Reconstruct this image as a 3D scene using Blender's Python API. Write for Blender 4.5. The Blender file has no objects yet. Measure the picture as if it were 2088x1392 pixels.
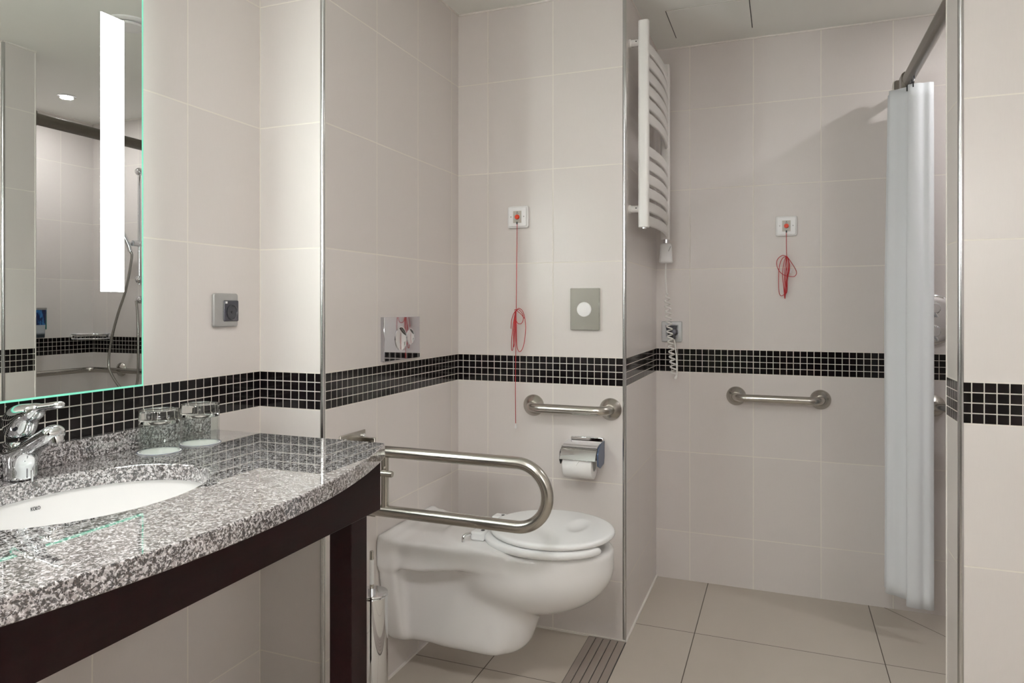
import bpy, bmesh, math
import numpy as np
from mathutils import Vector, Matrix

sc = bpy.context.scene
COL = sc.collection
PI = math.pi

# ------------------------------------------------------------------ room measures (metres)
X0, Y1, X1, Y2, X2, Y3, X3, Y4 = -1.3349, 1.5913, -1.1282, 2.4431, -0.4998, 3.0901, 0.3856, 1.9762
Y5, XR, YF, ZC = 2.117, 1.252, -1.05, 2.2363
M1, M0 = 0.9697, 0.8725          # mosaic band, top and bottom
XM = -1.290                      # mirror face

# ------------------------------------------------------------------ materials
def new_mat(name):
    m = bpy.data.materials.new(name); m.use_nodes = True
    nt = m.node_tree; nt.nodes.clear()
    out = nt.nodes.new('ShaderNodeOutputMaterial'); b = nt.nodes.new('ShaderNodeBsdfPrincipled')
    nt.links.new(b.outputs[0], out.inputs[0])
    return m, nt, b

def simple(name, col, rough=0.5, metal=0.0, spec=0.5, **kw):
    m, nt, b = new_mat(name)
    b.inputs['Base Color'].default_value = (*col, 1)
    b.inputs['Roughness'].default_value = rough
    b.inputs['Metallic'].default_value = metal
    b.inputs['Specular IOR Level'].default_value = spec
    for k, v in kw.items(): b.inputs[k].default_value = v
    return m

class N:
    """small helper to write math node chains"""
    def __init__(s, nt): s.nt = nt
    def m(s, op, *a):
        n = s.nt.nodes.new('ShaderNodeMath'); n.operation = op
        for i, x in enumerate(a):
            if hasattr(x, 'is_output'): s.nt.links.new(x, n.inputs[i])
            else: n.inputs[i].default_value = x
        return n.outputs[0]
    def line(s, x, pitch):       # distance to the nearest multiple of pitch
        f = s.m('FRACT', s.m('DIVIDE', x, pitch))
        return s.m('MULTIPLY', s.m('SUBTRACT', 0.5, s.m('ABSOLUTE', s.m('SUBTRACT', f, 0.5))), pitch)
    def step(s, x, a, b):
        n = s.nt.nodes.new('ShaderNodeMapRange'); n.interpolation_type = 'SMOOTHSTEP'
        s.nt.links.new(x, n.inputs[0]); n.inputs[1].default_value = a; n.inputs[2].default_value = b
        return n.outputs[0]
    def mix(s, f, a, b):
        n = s.nt.nodes.new('ShaderNodeMix'); n.data_type = 'RGBA'
        for i, x in ((0, f), (6, a), (7, b)):
            if hasattr(x, 'is_output'): s.nt.links.new(x, n.inputs[i])
            else: n.inputs[i].default_value = (*x, 1) if isinstance(x, tuple) else x
        return n.outputs[2]
    def fmix(s, f, a, b):
        n = s.nt.nodes.new('ShaderNodeMix'); n.data_type = 'FLOAT'
        for i, x in ((0, f), (2, a), (3, b)):
            if hasattr(x, 'is_output'): s.nt.links.new(x, n.inputs[i])
            else: n.inputs[i].default_value = x
        return n.outputs[0]
    def comb(s, x, y, z=0.0):
        n = s.nt.nodes.new('ShaderNodeCombineXYZ')
        for i, v in enumerate((x, y, z)):
            if hasattr(v, 'is_output'): s.nt.links.new(v, n.inputs[i])
            else: n.inputs[i].default_value = v
        return n.outputs[0]
    def noise(s, vec, scale, detail=2.0, rough=0.5):
        n = s.nt.nodes.new('ShaderNodeTexNoise'); n.inputs['Scale'].default_value = scale
        n.inputs['Detail'].default_value = detail; n.inputs['Roughness'].default_value = rough
        s.nt.links.new(vec, n.inputs['Vector']); return n.outputs[0]
    def white(s, vec):
        n = s.nt.nodes.new('ShaderNodeTexWhiteNoise'); n.noise_dimensions = '3D'
        s.nt.links.new(vec, n.inputs['Vector']); return n.outputs['Value']
    def bump(s, h, strength, dist):
        n = s.nt.nodes.new('ShaderNodeBump'); n.inputs['Strength'].default_value = strength
        n.inputs['Distance'].default_value = dist; s.nt.links.new(h, n.inputs['Height']); return n.outputs[0]

def wall_tile_material():
    m, nt, b = new_mat('cream_wall_tile'); q = N(nt)
    uv = nt.nodes.new('ShaderNodeUVMap'); sep = nt.nodes.new('ShaderNodeSeparateXYZ')
    nt.links.new(uv.outputs[0], sep.inputs[0]); u, v = sep.outputs[0], sep.outputs[1]
    up = q.m('GREATER_THAN', v, (M0 + M1) / 2)
    vv = q.fmix(up, q.m('DIVIDE', q.m('SUBTRACT', v, M0), 0.335), q.m('DIVIDE', q.m('SUBTRACT', v, M1), 0.333))
    dv = q.m('MULTIPLY', q.line(vv, 1.0), 0.333); du = q.line(u, 0.25)
    d = q.m('MINIMUM', du, dv); gt = q.step(d, 0.0010, 0.0024)            # 0 in the joint, 1 on the tile
    inm = q.m('MULTIPLY', q.m('GREATER_THAN', v, M0), q.m('LESS_THAN', v, M1))
    idt = q.white(q.comb(q.m('FLOOR', q.m('DIVIDE', u, 0.25)), q.m('FLOOR', vv), 0.3))
    streak = q.noise(q.comb(q.m('MULTIPLY', u, 55.0), q.m('MULTIPLY', v, 3.0)), 9.0, 3.0, 0.6)
    tint = q.m('ADD', q.m('MULTIPLY', idt, 0.7), q.m('MULTIPLY', streak, 0.5))
    tile = q.mix(tint, (0.642, 0.598, 0.578), (0.702, 0.660, 0.637))
    tile = q.mix(gt, (0.79, 0.75, 0.69), tile)
    mos = (0.66, 0.62, 0.57)
    nt.links.new(q.mix(inm, tile, mos), b.inputs['Base Color'])
    rt = q.fmix(gt, 0.75, 0.30); rm = 0.8
    nt.links.new(q.fmix(inm, rt, rm), b.inputs['Roughness'])
    b.inputs['Specular IOR Level'].default_value = 0.42
    h = q.fmix(inm, q.m('ADD', gt, q.m('MULTIPLY', streak, 0.10)), 1.0)
    nt.links.new(q.bump(h, 0.35, 0.0012), b.inputs['Normal'])
    return m

def mosaic_material():
    m, nt, b = new_mat('black_mosaic_tile'); q = N(nt)
    uv = nt.nodes.new('ShaderNodeUVMap'); sep = nt.nodes.new('ShaderNodeSeparateXYZ')
    nt.links.new(uv.outputs[0], sep.inputs[0])
    i = q.white(q.comb(sep.outputs[0], sep.outputs[1], 0.5))
    nt.links.new(q.mix(i, (0.0030, 0.0022, 0.0026), (0.0085, 0.0055, 0.0062)), b.inputs['Base Color'])
    b.inputs['Roughness'].default_value = 0.12; b.inputs['Specular IOR Level'].default_value = 0.4
    return m

def floor_material():
    m, nt, b = new_mat('beige_floor_tile'); q = N(nt)
    uv = nt.nodes.new('ShaderNodeUVMap'); sep = nt.nodes.new('ShaderNodeSeparateXYZ')
    nt.links.new(uv.outputs[0], sep.inputs[0]); u, v = sep.outputs[0], sep.outputs[1]
    cu = q.m('DIVIDE', q.m('ADD', u, 0.2875), 0.5925); cv = q.m('DIVIDE', q.m('SUBTRACT', v, 2.600), 0.5025)
    du = q.m('MULTIPLY', q.line(cu, 1.0), 0.5925); dv = q.m('MULTIPLY', q.line(cv, 1.0), 0.5025)
    # diagonal cut in the shower tile next to the curtain
    dg = q.m('ABSOLUTE', q.m('ADD', q.m('MULTIPLY', q.m('SUBTRACT', u, 0.3656), 0.757), q.m('MULTIPLY', q.m('SUBTRACT', v, 3.0819), 0.653)))
    far = q.m('LESS_THAN', u, 0.34)
    dg = q.m('ADD', dg, q.m('MULTIPLY', far, 1.0))
    g = q.step(q.m('MINIMUM', q.m('MINIMUM', du, dv), dg), 0.0009, 0.0020)
    idt = q.white(q.comb(q.m('FLOOR', cu), q.m('FLOOR', cv), 0.9))
    cl = q.noise(q.comb(u, v), 5.0, 4.0, 0.55); fine = q.noise(q.comb(u, v), 160.0, 2.0, 0.6)
    t = q.m('ADD', q.m('MULTIPLY', idt, 0.35), q.m('ADD', q.m('MULTIPLY', cl, 0.5), q.m('MULTIPLY', fine, 0.2)))
    tile = q.mix(t, (0.450, 0.405, 0.350), (0.520, 0.470, 0.410))
    nt.links.new(q.mix(g, (0.085, 0.068, 0.052), tile), b.inputs['Base Color'])
    nt.links.new(q.fmix(g, 0.9, 0.42), b.inputs['Roughness'])
    nt.links.new(q.bump(q.m('ADD', g, q.m('MULTIPLY', fine, 0.05)), 0.3, 0.001), b.inputs['Normal'])
    return m

def granite_material():
    m, nt, b = new_mat('speckled_granite'); q = N(nt)
    tc = nt.nodes.new('ShaderNodeTexCoord'); P = tc.outputs['Object']
    w = nt.nodes.new('ShaderNodeTexNoise'); w.inputs['Scale'].default_value = 120; nt.links.new(P, w.inputs['Vector'])
    add = nt.nodes.new('ShaderNodeVectorMath'); add.operation = 'MULTIPLY_ADD'
    nt.links.new(w.outputs[1], add.inputs[0]); add.inputs[1].default_value = (0.006,) * 3; nt.links.new(P, add.inputs[2])
    P2 = add.outputs[0]
    n1 = q.noise(P2, 185.0, 3.0, 0.65); n2 = q.noise(P2, 360.0, 3.0, 0.6); n3 = q.noise(P2, 60.0, 2.0, 0.5)
    vo = nt.nodes.new('ShaderNodeTexVoronoi'); vo.inputs['Scale'].default_value = 400.0; nt.links.new(P2, vo.inputs['Vector'])
    sv = nt.nodes.new('ShaderNodeSeparateColor'); nt.links.new(vo.outputs['Color'], sv.inputs[0])
    base = q.mix(q.step(n3, 0.38, 0.62), (0.37, 0.335, 0.33), (0.50, 0.475, 0.48))
    base = q.mix(q.step(sv.outputs[0], 0.45, 0.9), base, (0.72, 0.70, 0.71))
    base = q.mix(q.step(n1, 0.50, 0.58), base, (0.085, 0.070, 0.063))
    dark = q.m('MULTIPLY', q.step(n2, 0.475, 0.54), q.step(n1, 0.43, 0.54))
    base = q.mix(dark, base, (0.022, 0.020, 0.024))
    base = q.mix(q.m('MULTIPLY', q.step(sv.outputs[1], 0.80, 0.86), 0.85), base, (0.05, 0.045, 0.045))
    nt.links.new(base, b.inputs['Base Color'])
    b.inputs['Roughness'].default_value = 0.035
    b.inputs['Specular IOR Level'].default_value = 0.8
    b.inputs['Coat Weight'].default_value = 1.0; b.inputs['Coat IOR'].default_value = 1.75; b.inputs['Coat Roughness'].default_value = 0.008
    return m

def wood_material():
    m, nt, b = new_mat('dark_wenge_wood'); q = N(nt)
    tc = nt.nodes.new('ShaderNodeTexCoord'); sep = nt.nodes.new('ShaderNodeSeparateXYZ')
    nt.links.new(tc.outputs['Object'], sep.inputs[0])
    g = q.noise(q.comb(q.m('MULTIPLY', sep.outputs[0], 30), q.m('MULTIPLY', sep.outputs[1], 4), q.m('MULTIPLY', sep.outputs[2], 30)), 3.0, 4.0, 0.6)
    nt.links.new(q.mix(g, (0.0070, 0.0018, 0.0020), (0.0160, 0.0042, 0.0045)), b.inputs['Base Color'])
    b.inputs['Roughness'].default_value = 0.40
    b.inputs['Specular IOR Level'].default_value = 0.15
    return m

def steel_material():
    m, nt, b = new_mat('brushed_steel')
    b.inputs['Base Color'].default_value = (0.50, 0.475, 0.435, 1)
    b.inputs['Roughness'].default_value = 0.25
    b.inputs['Metallic'].default_value = 1.0
    return m

def curtain_material():
    m, nt, b = new_mat('white_curtain_cloth'); q = N(nt)
    tc = nt.nodes.new('ShaderNodeTexCoord')
    n = q.noise(tc.outputs['Object'], 900.0, 1.0, 0.5)
    b.inputs['Base Color'].default_value = (0.76, 0.785, 0.82, 1)
    b.inputs['Roughness'].default_value = 0.75
    b.inputs['Specular IOR Level'].default_value = 0.2
    nt.links.new(q.bump(n, 0.15, 0.0006), b.inputs['Normal'])
    return m

def emit(name, col, strength):
    m, nt, b = new_mat(name)
    b.inputs['Base Color'].default_value = (0.9, 0.9, 0.9, 1)
    b.inputs['Emission Color'].default_value = (*col, 1)
    b.inputs['Emission Strength'].default_value = strength
    return m

def glass_material(name, col, ior=1.5, rough=0.0):
    return simple(name, col, rough, 0.0, 0.5, **{'Transmission Weight': 1.0, 'IOR': ior})

def dispenser_material():
    m, nt, b = new_mat('blue_dispenser_print'); q = N(nt)
    tc = nt.nodes.new('ShaderNodeTexCoord'); sep = nt.nodes.new('ShaderNodeSeparateXYZ')
    nt.links.new(tc.outputs['Generated'], sep.inputs[0]); z = sep.outputs[2]
    w = q.noise(tc.outputs['Generated'], 3.5, 2.0, 0.5)
    top = q.mix(q.step(w, 0.42, 0.58), (0.010, 0.022, 0.09), (0.03, 0.16, 0.42))
    low = q.mix(q.step(z, 0.10, 0.20), (0.035, 0.045, 0.055), (0.42, 0.45, 0.49))
    nt.links.new(q.mix(q.step(z, 0.44, 0.47), low, top), b.inputs['Base Color'])
    b.inputs['Roughness'].default_value = 0.25
    return m

TILE = wall_tile_material(); MOSA = mosaic_material(); FLOOR = floor_material(); GRAN = granite_material(); WOOD = wood_material()
STEEL = steel_material(); CURT = curtain_material()
CEIL = simple('ceiling_paint', (0.80, 0.80, 0.765), 0.85, 0, 0.3)
CHROME = simple('chrome', (0.80, 0.81, 0.83), 0.04, 1.0)
TRIM = simple('satin_steel_trim', (0.58, 0.58, 0.585), 0.21, 1.0)
SILVER = simple('silver_plastic', (0.38, 0.375, 0.37), 0.32, 0.55)
CERAM = simple('white_ceramic', (0.80, 0.79, 0.785), 0.07, 0, 0.55, **{'Coat Weight': 0.3, 'Coat Roughness': 0.03})
SEATM = simple('white_seat_plastic', (0.83, 0.835, 0.84), 0.14)
WHITE = simple('white_plastic', (0.80, 0.79, 0.79), 0.35)
RADW = simple('white_radiator_enamel', (0.80, 0.78, 0.765), 0.28)
PAPER = simple('white_paper', (0.85, 0.84, 0.83), 0.9, 0, 0.1)
BEAD = simple('white_silicone_bead', (0.78, 0.74, 0.70), 0.6)
RED = simple('red_plastic', (0.72, 0.055, 0.015), 0.4)
CORD = simple('red_cord', (0.42, 0.012, 0.016), 0.6)
GREYP = simple('grey_beige_panel', (0.46, 0.44, 0.40), 0.4)
DARK = simple('dark_plastic', (0.018, 0.018, 0.024), 0.22)
DARK2 = simple('dark_slate_plastic', (0.035, 0.034, 0.045), 0.35)
BLACK = simple('black_gap', (0.012, 0.012, 0.012), 0.6)
BLUEG = simple('blue_grey_reflection', (0.085, 0.12, 0.20), 0.3, 0.6)  # reflection on the paper holder's right side, put into its base colour
BLUE = simple('blue_ring_print', (0.02, 0.035, 0.10), 0.8)
GREEN = simple('teal_plastic', (0.01, 0.20, 0.17), 0.3)
RAILM = simple('bronze_grey_anodised', (0.20, 0.18, 0.155), 0.30, 0.9)
HOSE = simple('steel_hose', (0.50, 0.49, 0.46), 0.25, 1.0)
GLASS = glass_material('clear_glass', (0.955, 0.985, 0.965), 1.5)
def thin_glass():
    m = bpy.data.materials.new('thin_glass_wall'); m.use_nodes = True; nt = m.node_tree; nt.nodes.clear()
    out = nt.nodes.new('ShaderNodeOutputMaterial'); mx = nt.nodes.new('ShaderNodeMixShader'); lw = nt.nodes.new('ShaderNodeLayerWeight'); lw.inputs[0].default_value = 0.5; q = N(nt)
    tr = nt.nodes.new('ShaderNodeBsdfTransparent'); gl = nt.nodes.new('ShaderNodeBsdfGlossy')
    tr.inputs[0].default_value = (0.955, 0.975, 0.965, 1); gl.inputs['Roughness'].default_value = 0.0
    nt.links.new(q.m('ADD', 0.035, q.m('MULTIPLY', 0.85, q.m('POWER', lw.outputs['Facing'], 5.0))), mx.inputs[0]); nt.links.new(tr.outputs[0], mx.inputs[1]); nt.links.new(gl.outputs[0], mx.inputs[2]); nt.links.new(mx.outputs[0], out.inputs[0])
    return m
THIN = thin_glass()
MIRR = simple('mirror_silver', (0.86, 0.885, 0.865), 0.0, 1.0)
STRIPM = simple('ribbed_strip_plastic', (0.30, 0.255, 0.225), 0.45)
SAGE = simple('sage_wall_paint', (0.17, 0.18, 0.145), 0.8)
PAINT = simple('white_door_paint', (0.7, 0.69, 0.67), 0.5)
PRINT = simple('dark_print', (0.03, 0.03, 0.035), 0.5)
LIGHTM = emit('mirror_light_strip', (0.89, 1.0, 0.95), 31.0)
BACKM = emit('mirror_backlight', (0.85, 1.0, 0.92), 1.8)
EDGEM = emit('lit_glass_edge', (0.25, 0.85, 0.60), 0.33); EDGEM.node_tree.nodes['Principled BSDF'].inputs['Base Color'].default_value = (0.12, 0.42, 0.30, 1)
LAMPM = emit('added_lamp_diffuser', (1.0, 0.97, 0.92), 10.0)
DLM = emit('downlight_lamp', (1.0, 0.98, 0.95), 25.0)

# ------------------------------------------------------------------ object helpers
ORG = {}
def finish(me, mat, sharp=35.0):
    if mat is not None: me.materials.append(mat)
    for p in me.polygons: p.use_smooth = True
    me.set_sharp_from_angle(angle=math.radians(sharp))

def link(o, parent, origin):
    COL.objects.link(o)
    if parent is not None:
        o.parent = parent
        base = ORG[parent.name]
        o.location = Vector(origin) - base
    else: o.location = origin
    ORG[o.name] = Vector(origin)
    return o

def obj(name, bm, mat, parent=None, sharp=35.0, bevel=0.0, seg=2, origin=None, subsurf=0):
    """bm is in world coordinates; the object's origin is put at the base of its bounds (or at origin)"""
    bmesh.ops.recalc_face_normals(bm, faces=bm.faces)
    if origin is None:
        c = [v.co for v in bm.verts]
        lo = [min(p[i] for p in c) for i in range(3)]; hi = [max(p[i] for p in c) for i in range(3)]
        origin = ((lo[0] + hi[0]) / 2, (lo[1] + hi[1]) / 2, lo[2])
    bmesh.ops.translate(bm, verts=bm.verts, vec=-Vector(origin))
    me = bpy.data.meshes.new(name); bm.to_mesh(me); bm.free()
    finish(me, mat, sharp)
    o = bpy.data.objects.new(name, me)
    link(o, parent, origin)
    if bevel:
        md = o.modifiers.new('bevel', 'BEVEL'); md.width = bevel; md.segments = seg
        md.limit_method = 'ANGLE'; md.angle_limit = math.radians(40)
    if subsurf:
        md = o.modifiers.new('sub', 'SUBSURF'); md.levels = subsurf; md.render_levels = subsurf
    return o

def tag(o, label, cat, group=None):
    o['label'] = label; o['category'] = cat
    if group: o['group'] = group
    return o

def thing(name, loc, label, cat, group=None):
    o = bpy.data.objects.new(name, None); o.empty_display_size = 0.05
    link(o, None, loc)
    return tag(o, label, cat, group)

def struct(o):
    o['kind'] = 'structure'; return o

def B(): return bmesh.new()

def box(bm, lo, hi):
    vs = [bm.verts.new((x, y, z)) for x in (lo[0], hi[0]) for y in (lo[1], hi[1]) for z in (lo[2], hi[2])]
    for f in ((0, 1, 3, 2), (4, 6, 7, 5), (0, 4, 5, 1), (2, 3, 7, 6), (0, 2, 6, 4), (1, 5, 7, 3)):
        bm.faces.new([vs[i] for i in f])
    return bm

def frame_for(d):
    d = Vector(d).normalized()
    a = Vector((0, 0, 1)) if abs(d.z) < 0.9 else Vector((1, 0, 0))
    n = d.cross(a).normalized(); return n, d.cross(n).normalized()

def tube(bm, pts, r, seg=16, closed=False, caps=True):
    """swept circle along pts; r is a number or a list"""
    pts = [Vector(p) for p in pts]; n = len(pts)
    rs = r if isinstance(r, (list, tuple)) else [r] * n
    tang = []
    for i in range(n):
        a = pts[(i - 1) % n] if (closed or i > 0) else pts[0]
        b = pts[(i + 1) % n] if (closed or i < n - 1) else pts[-1]
        tang.append((b - a).normalized())
    nrm, _ = frame_for(tang[0]); rings = []
    for i in range(n):
        t = tang[i]; nrm = (nrm - t * nrm.dot(t)).normalized(); bi = t.cross(nrm)
        rings.append([bm.verts.new(pts[i] + (nrm * math.cos(2 * PI * k / seg) + bi * math.sin(2 * PI * k / seg)) * rs[i]) for k in range(seg)])
    for i in range(n if closed else n - 1):
        a, b = rings[i], rings[(i + 1) % n]
        for k in range(seg): bm.faces.new((a[k], a[(k + 1) % seg], b[(k + 1) % seg], b[k]))
    if caps and not closed:
        bm.faces.new(rings[0][::-1]); bm.faces.new(rings[-1])
    return bm

def lathe(bm, prof, origin, axis=(0, 0, 1), seg=40, sx=1.0, sy=1.0):
    """prof = [(r, h)...] turned about axis through origin"""
    ax = Vector(axis).normalized(); n, b2 = frame_for(ax); O = Vector(origin); rings = []
    for r, h in prof:
        if r < 1e-6: rings.append([bm.verts.new(O + ax * h)])
        else: rings.append([bm.verts.new(O + ax * h + n * (math.cos(2 * PI * k / seg) * r * sx) + b2 * (math.sin(2 * PI * k / seg) * r * sy)) for k in range(seg)])
    for a, b in zip(rings[:-1], rings[1:]):
        if len(a) == 1 and len(b) == 1: continue
        for k in range(seg):
            k2 = (k + 1) % seg
            if len(a) == 1: bm.faces.new((a[0], b[k2], b[k]))
            elif len(b) == 1: bm.faces.new((a[k], a[k2], b[0]))
            else: bm.faces.new((a[k], a[k2], b[k2], b[k]))
    if len(rings[0]) > 1: bm.faces.new(rings[0][::-1])
    if len(rings[-1]) > 1: bm.faces.new(rings[-1])
    return bm

def prism(bm, poly, axis, a, b):
    """extrude a 2D polygon along axis 'x','y' or 'z' from a to b"""
    def P(p, t):
        return {'x': (t, p[0], p[1]), 'y': (p[0], t, p[1]), 'z': (p[0], p[1], t)}[axis]
    v0 = [bm.verts.new(P(p, a)) for p in poly]; v1 = [bm.verts.new(P(p, b)) for p in poly]
    n = len(poly)
    bm.faces.new(v0[::-1]); bm.faces.new(v1)
    for i in range(n): bm.faces.new((v0[i], v0[(i + 1) % n], v1[(i + 1) % n], v1[i]))
    return bm

def rrect(cx, cy, w, h, r, n=6):
    out = []
    for qx, qy, a0 in ((1, 1, 0), (-1, 1, 90), (-1, -1, 180), (1, -1, 270)):
        for k in range(n + 1):
            a = math.radians(a0 + 90 * k / n)
            out.append((cx + qx * (w / 2 - r) + r * math.cos(a), cy + qy * (h / 2 - r) + r * math.sin(a)))
    return out

def smooth_path(pts, sub=8, closed=False):
    P = [Vector(p) for p in pts]; n = len(P); out = []
    for i in range(n if closed else n - 1):
        p0 = P[(i - 1) % n] if (closed or i > 0) else P[0]
        p1, p2 = P[i], P[(i + 1) % n]
        p3 = P[(i + 2) % n] if (closed or i < n - 2) else P[-1]
        for k in range(sub):
            t = k / sub
            out.append(0.5 * ((2 * p1) + (p2 - p0) * t + (2 * p0 - 5 * p1 + 4 * p2 - p3) * t * t + (3 * p1 - p0 - 3 * p2 + p3) * t ** 3))
    if not closed: out.append(P[-1])
    return out

def fillet(pts, r, n=8):
    """polyline with rounded corners"""
    P = [Vector(p) for p in pts]; out = [P[0]]
    for i in range(1, len(P) - 1):
        a, b, c = P[i - 1], P[i], P[i + 1]
        u = (a - b).normalized(); w = (c - b).normalized(); ang = u.angle(w)
        d = r / math.tan(ang / 2); cen = b + (u + w).normalized() * (r / math.sin(ang / 2))
        s = b + u * d; e = b + w * d
        for k in range(n + 1):
            t = k / n; ph = PI - ang
            v = ((s - cen) * math.sin((1 - t) * ph) + (e - cen) * math.sin(t * ph)) / math.sin(ph)
            out.append(cen + v)
    out.append(P[-1]); return out

def sdf_bm(f, lo, hi, h):
    """surface nets of a signed distance function of numpy arrays"""
    ax = [np.arange(lo[i], hi[i] + h, h) for i in range(3)]
    X, Y, Z = np.meshgrid(*ax, indexing='ij'); V = f(X, Y, Z)
    s = V < 0; nx, ny, nz = V.shape
    cnt = np.zeros((nx - 1, ny - 1, nz - 1)); acc = np.zeros((nx - 1, ny - 1, nz - 1, 3))
    C = [(a, b, c) for a in (0, 1) for b in (0, 1) for c in (0, 1)]
    def S(A, c): return A[c[0]:nx - 1 + c[0], c[1]:ny - 1 + c[1], c[2]:nz - 1 + c[2]]
    for i in range(8):
        for j in range(i + 1, 8):
            df = [C[j][k] - C[i][k] for k in range(3)]
            if sum(abs(d) for d in df) != 1: continue
            a, b = S(V, C[i]), S(V, C[j]); m = (a < 0) != (b < 0)
            t = np.where(m, a / np.where(m, a - b, 1), 0)
            for k in range(3): acc[..., k] += np.where(m, C[i][k] + t * df[k], 0)
            cnt += m
    act = cnt > 0; idx = -np.ones(act.shape, int); idx[act] = np.arange(act.sum())
    I = np.argwhere(act); P = (acc[act] / cnt[act][:, None] + I) * h + np.array(lo)
    F = []
    for d in range(3):
        a = s.take(range(0, s.shape[d] - 1), axis=d); b = s.take(range(1, s.shape[d]), axis=d)
        for q in np.argwhere(a != b):
            o1, o2 = [k for k in range(3) if k != d]
            if q[o1] == 0 or q[o2] == 0 or q[o1] > act.shape[o1] - 1 or q[o2] > act.shape[o2] - 1: continue
            e1 = np.eye(3, dtype=int)[o1]; e2 = np.eye(3, dtype=int)[o2]
            F.append([idx[tuple(q - e1 - e2)], idx[tuple(q - e2)], idx[tuple(q)], idx[tuple(q - e1)]])
    bm = bmesh.new(); vs = [bm.verts.new(p) for p in P]
    for f4 in F:
        try: bm.faces.new([vs[i] for i in f4])
        except ValueError: pass
    for _ in range(2): bmesh.ops.smooth_vert(bm, verts=bm.verts, factor=0.4, use_axis_x=True, use_axis_y=True, use_axis_z=True)
    return bm

def smin(a, b, k):
    hh = np.maximum(k - np.abs(a - b), 0) / k
    return np.minimum(a, b) - hh * hh * k * 0.25
def smax(a, b, k): return -smin(-a, -b, k)
def ell(x, y, z, c, r):
    p = [(x - c[0]), (y - c[1]), (z - c[2])]
    k0 = np.sqrt(sum((p[i] / r[i]) ** 2 for i in range(3))) + 1e-9
    k1 = np.sqrt(sum((p[i] / r[i] ** 2) ** 2 for i in range(3))) + 1e-9
    return k0 * (k0 - 1) / k1
def rbox(x, y, z, c, hsz, r):
    q = [np.abs(v - c[i]) - hsz[i] + r for i, v in enumerate((x, y, z))]
    return np.sqrt(sum(np.maximum(v, 0) ** 2 for v in q)) + np.minimum(np.maximum(np.maximum(q[0], q[1]), q[2]), 0) - r
def capsule(x, y, z, a, b, r):
    a = np.array(a, float); b = np.array(b, float); d = b - a
    t = np.clip(((x - a[0]) * d[0] + (y - a[1]) * d[1] + (z - a[2]) * d[2]) / (d @ d), 0, 1)
    return np.sqrt((x - a[0] - t * d[0]) ** 2 + (y - a[1] - t * d[1]) ** 2 + (z - a[2] - t * d[2]) ** 2) - r

# ------------------------------------------------------------------ setting
def tiled_box(name, lo, hi, px=0.0, kx=1.0, py=0.0, ky=1.0, mat=None, bands=()):
    """wall block; faces along X carry u=(x-px)/kx, faces along Y carry u=(y-py)/ky, v=height"""
    bm = B(); box(bm, lo, hi); uvl = bm.loops.layers.uv.new('UVMap')
    bmesh.ops.recalc_face_normals(bm, faces=bm.faces)
    for f in bm.faces:
        n = f.normal
        for l in f.loops:
            c = l.vert.co
            if abs(n.x) > 0.5: l[uvl].uv = ((c.y - py) / ky, c.z)
            elif abs(n.y) > 0.5: l[uvl].uv = ((c.x - px) / kx, c.z)
            else: l[uvl].uv = (c.x, c.y)
    # mosaic band: four rows of small black tiles standing 0.9 mm proud of their joints
    k = 0; rows = (M1 - M0) / 4; g = 0.00125; h = 0.0009; rr = 0.0006
    for ax, sgn, plane, a, b_ in bands:
        ph, kk = (py, ky) if ax == 'x' else (px, kx)
        n0 = math.floor((a - ph) / kk / 0.025) - 1; n1 = math.ceil((b_ - ph) / kk / 0.025) + 1
        for n in range(n0, n1):
            u0 = max(ph + n * 0.025 * kk + g, a + g); u1 = min(ph + (n + 1) * 0.025 * kk - g, b_ - g)
            if u1 - u0 < 0.003: continue
            for r in range(4):
                z0 = M0 + r * rows + g; z1 = z0 + rows - 2 * g; cols = []
                for d, t in ((0.0, 0.0), (h - 0.0004, 0.0), (h, rr)):
                    ring = []
                    for uu, zz in ((u0 + t, z0 + t), (u1 - t, z0 + t), (u1 - t, z1 - t), (u0 + t, z1 - t)):
                        p = plane + sgn * d
                        ring.append(bm.verts.new((p, uu, zz) if ax == 'x' else (uu, p, zz)))
                    cols.append(ring)
                fs = [bm.faces.new((A[i], A[(i + 1) % 4], C[(i + 1) % 4], C[i])) for A, C in zip(cols[:-1], cols[1:]) for i in range(4)]
                fs.append(bm.faces.new(cols[2]))
                for f in fs:
                    f.material_index = 1
                    for l in f.loops: l[uvl].uv = (n * 0.37 + plane, r * 0.71)
    o = obj(name, bm, mat or TILE, sharp=20)
    if bands: o.data.materials.append(MOSA)
    return struct(o)

tiled_box('floor', (X0 - 0.15, YF - 0.1, -0.12), (XR + 0.15, Y3 + 0.12, 0.0), mat=FLOOR)
bm = B(); box(bm, (X0 - 0.15, YF - 0.1, ZC), (XR + 0.15, Y3 + 0.12, ZC + 0.1)); struct(obj('ceiling', bm, CEIL))
tiled_box('wall_left', (X0 - 0.12, YF, 0), (X0, Y1, ZC), py=1.5907, ky=1.033, bands=[('x', 1, X0, 0.0, Y1)])
tiled_box('wall_left_pier', (X0 - 0.12, Y1, 0), (X1, Y2 + 0.1, ZC), px=X0, kx=1.033, py=1.602, ky=1.043, bands=[('x', 1, X1, Y1, Y2), ('y', -1, Y1, X0, X1)])
tiled_box('wall_back_left', (X1, Y2, 0), (X2, Y3 + 0.1, ZC), px=-1.0079, py=2.7101, ky=1.04, bands=[('x', 1, X2, Y2, Y3), ('y', -1, Y2, X1, X2)])
tiled_box('wall_back', (X2, Y3, 0), (XR + 0.12, Y3 + 0.1, ZC), px=-0.3609, bands=[('y', -1, Y3, X2, XR)])
tiled_box('wall_right', (XR, YF, 0), (XR + 0.12, Y3, ZC), py=2.8826, ky=1.035, bands=[('x', -1, XR, Y5, Y3), ('x', -1, XR, YF, Y4)])
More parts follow.
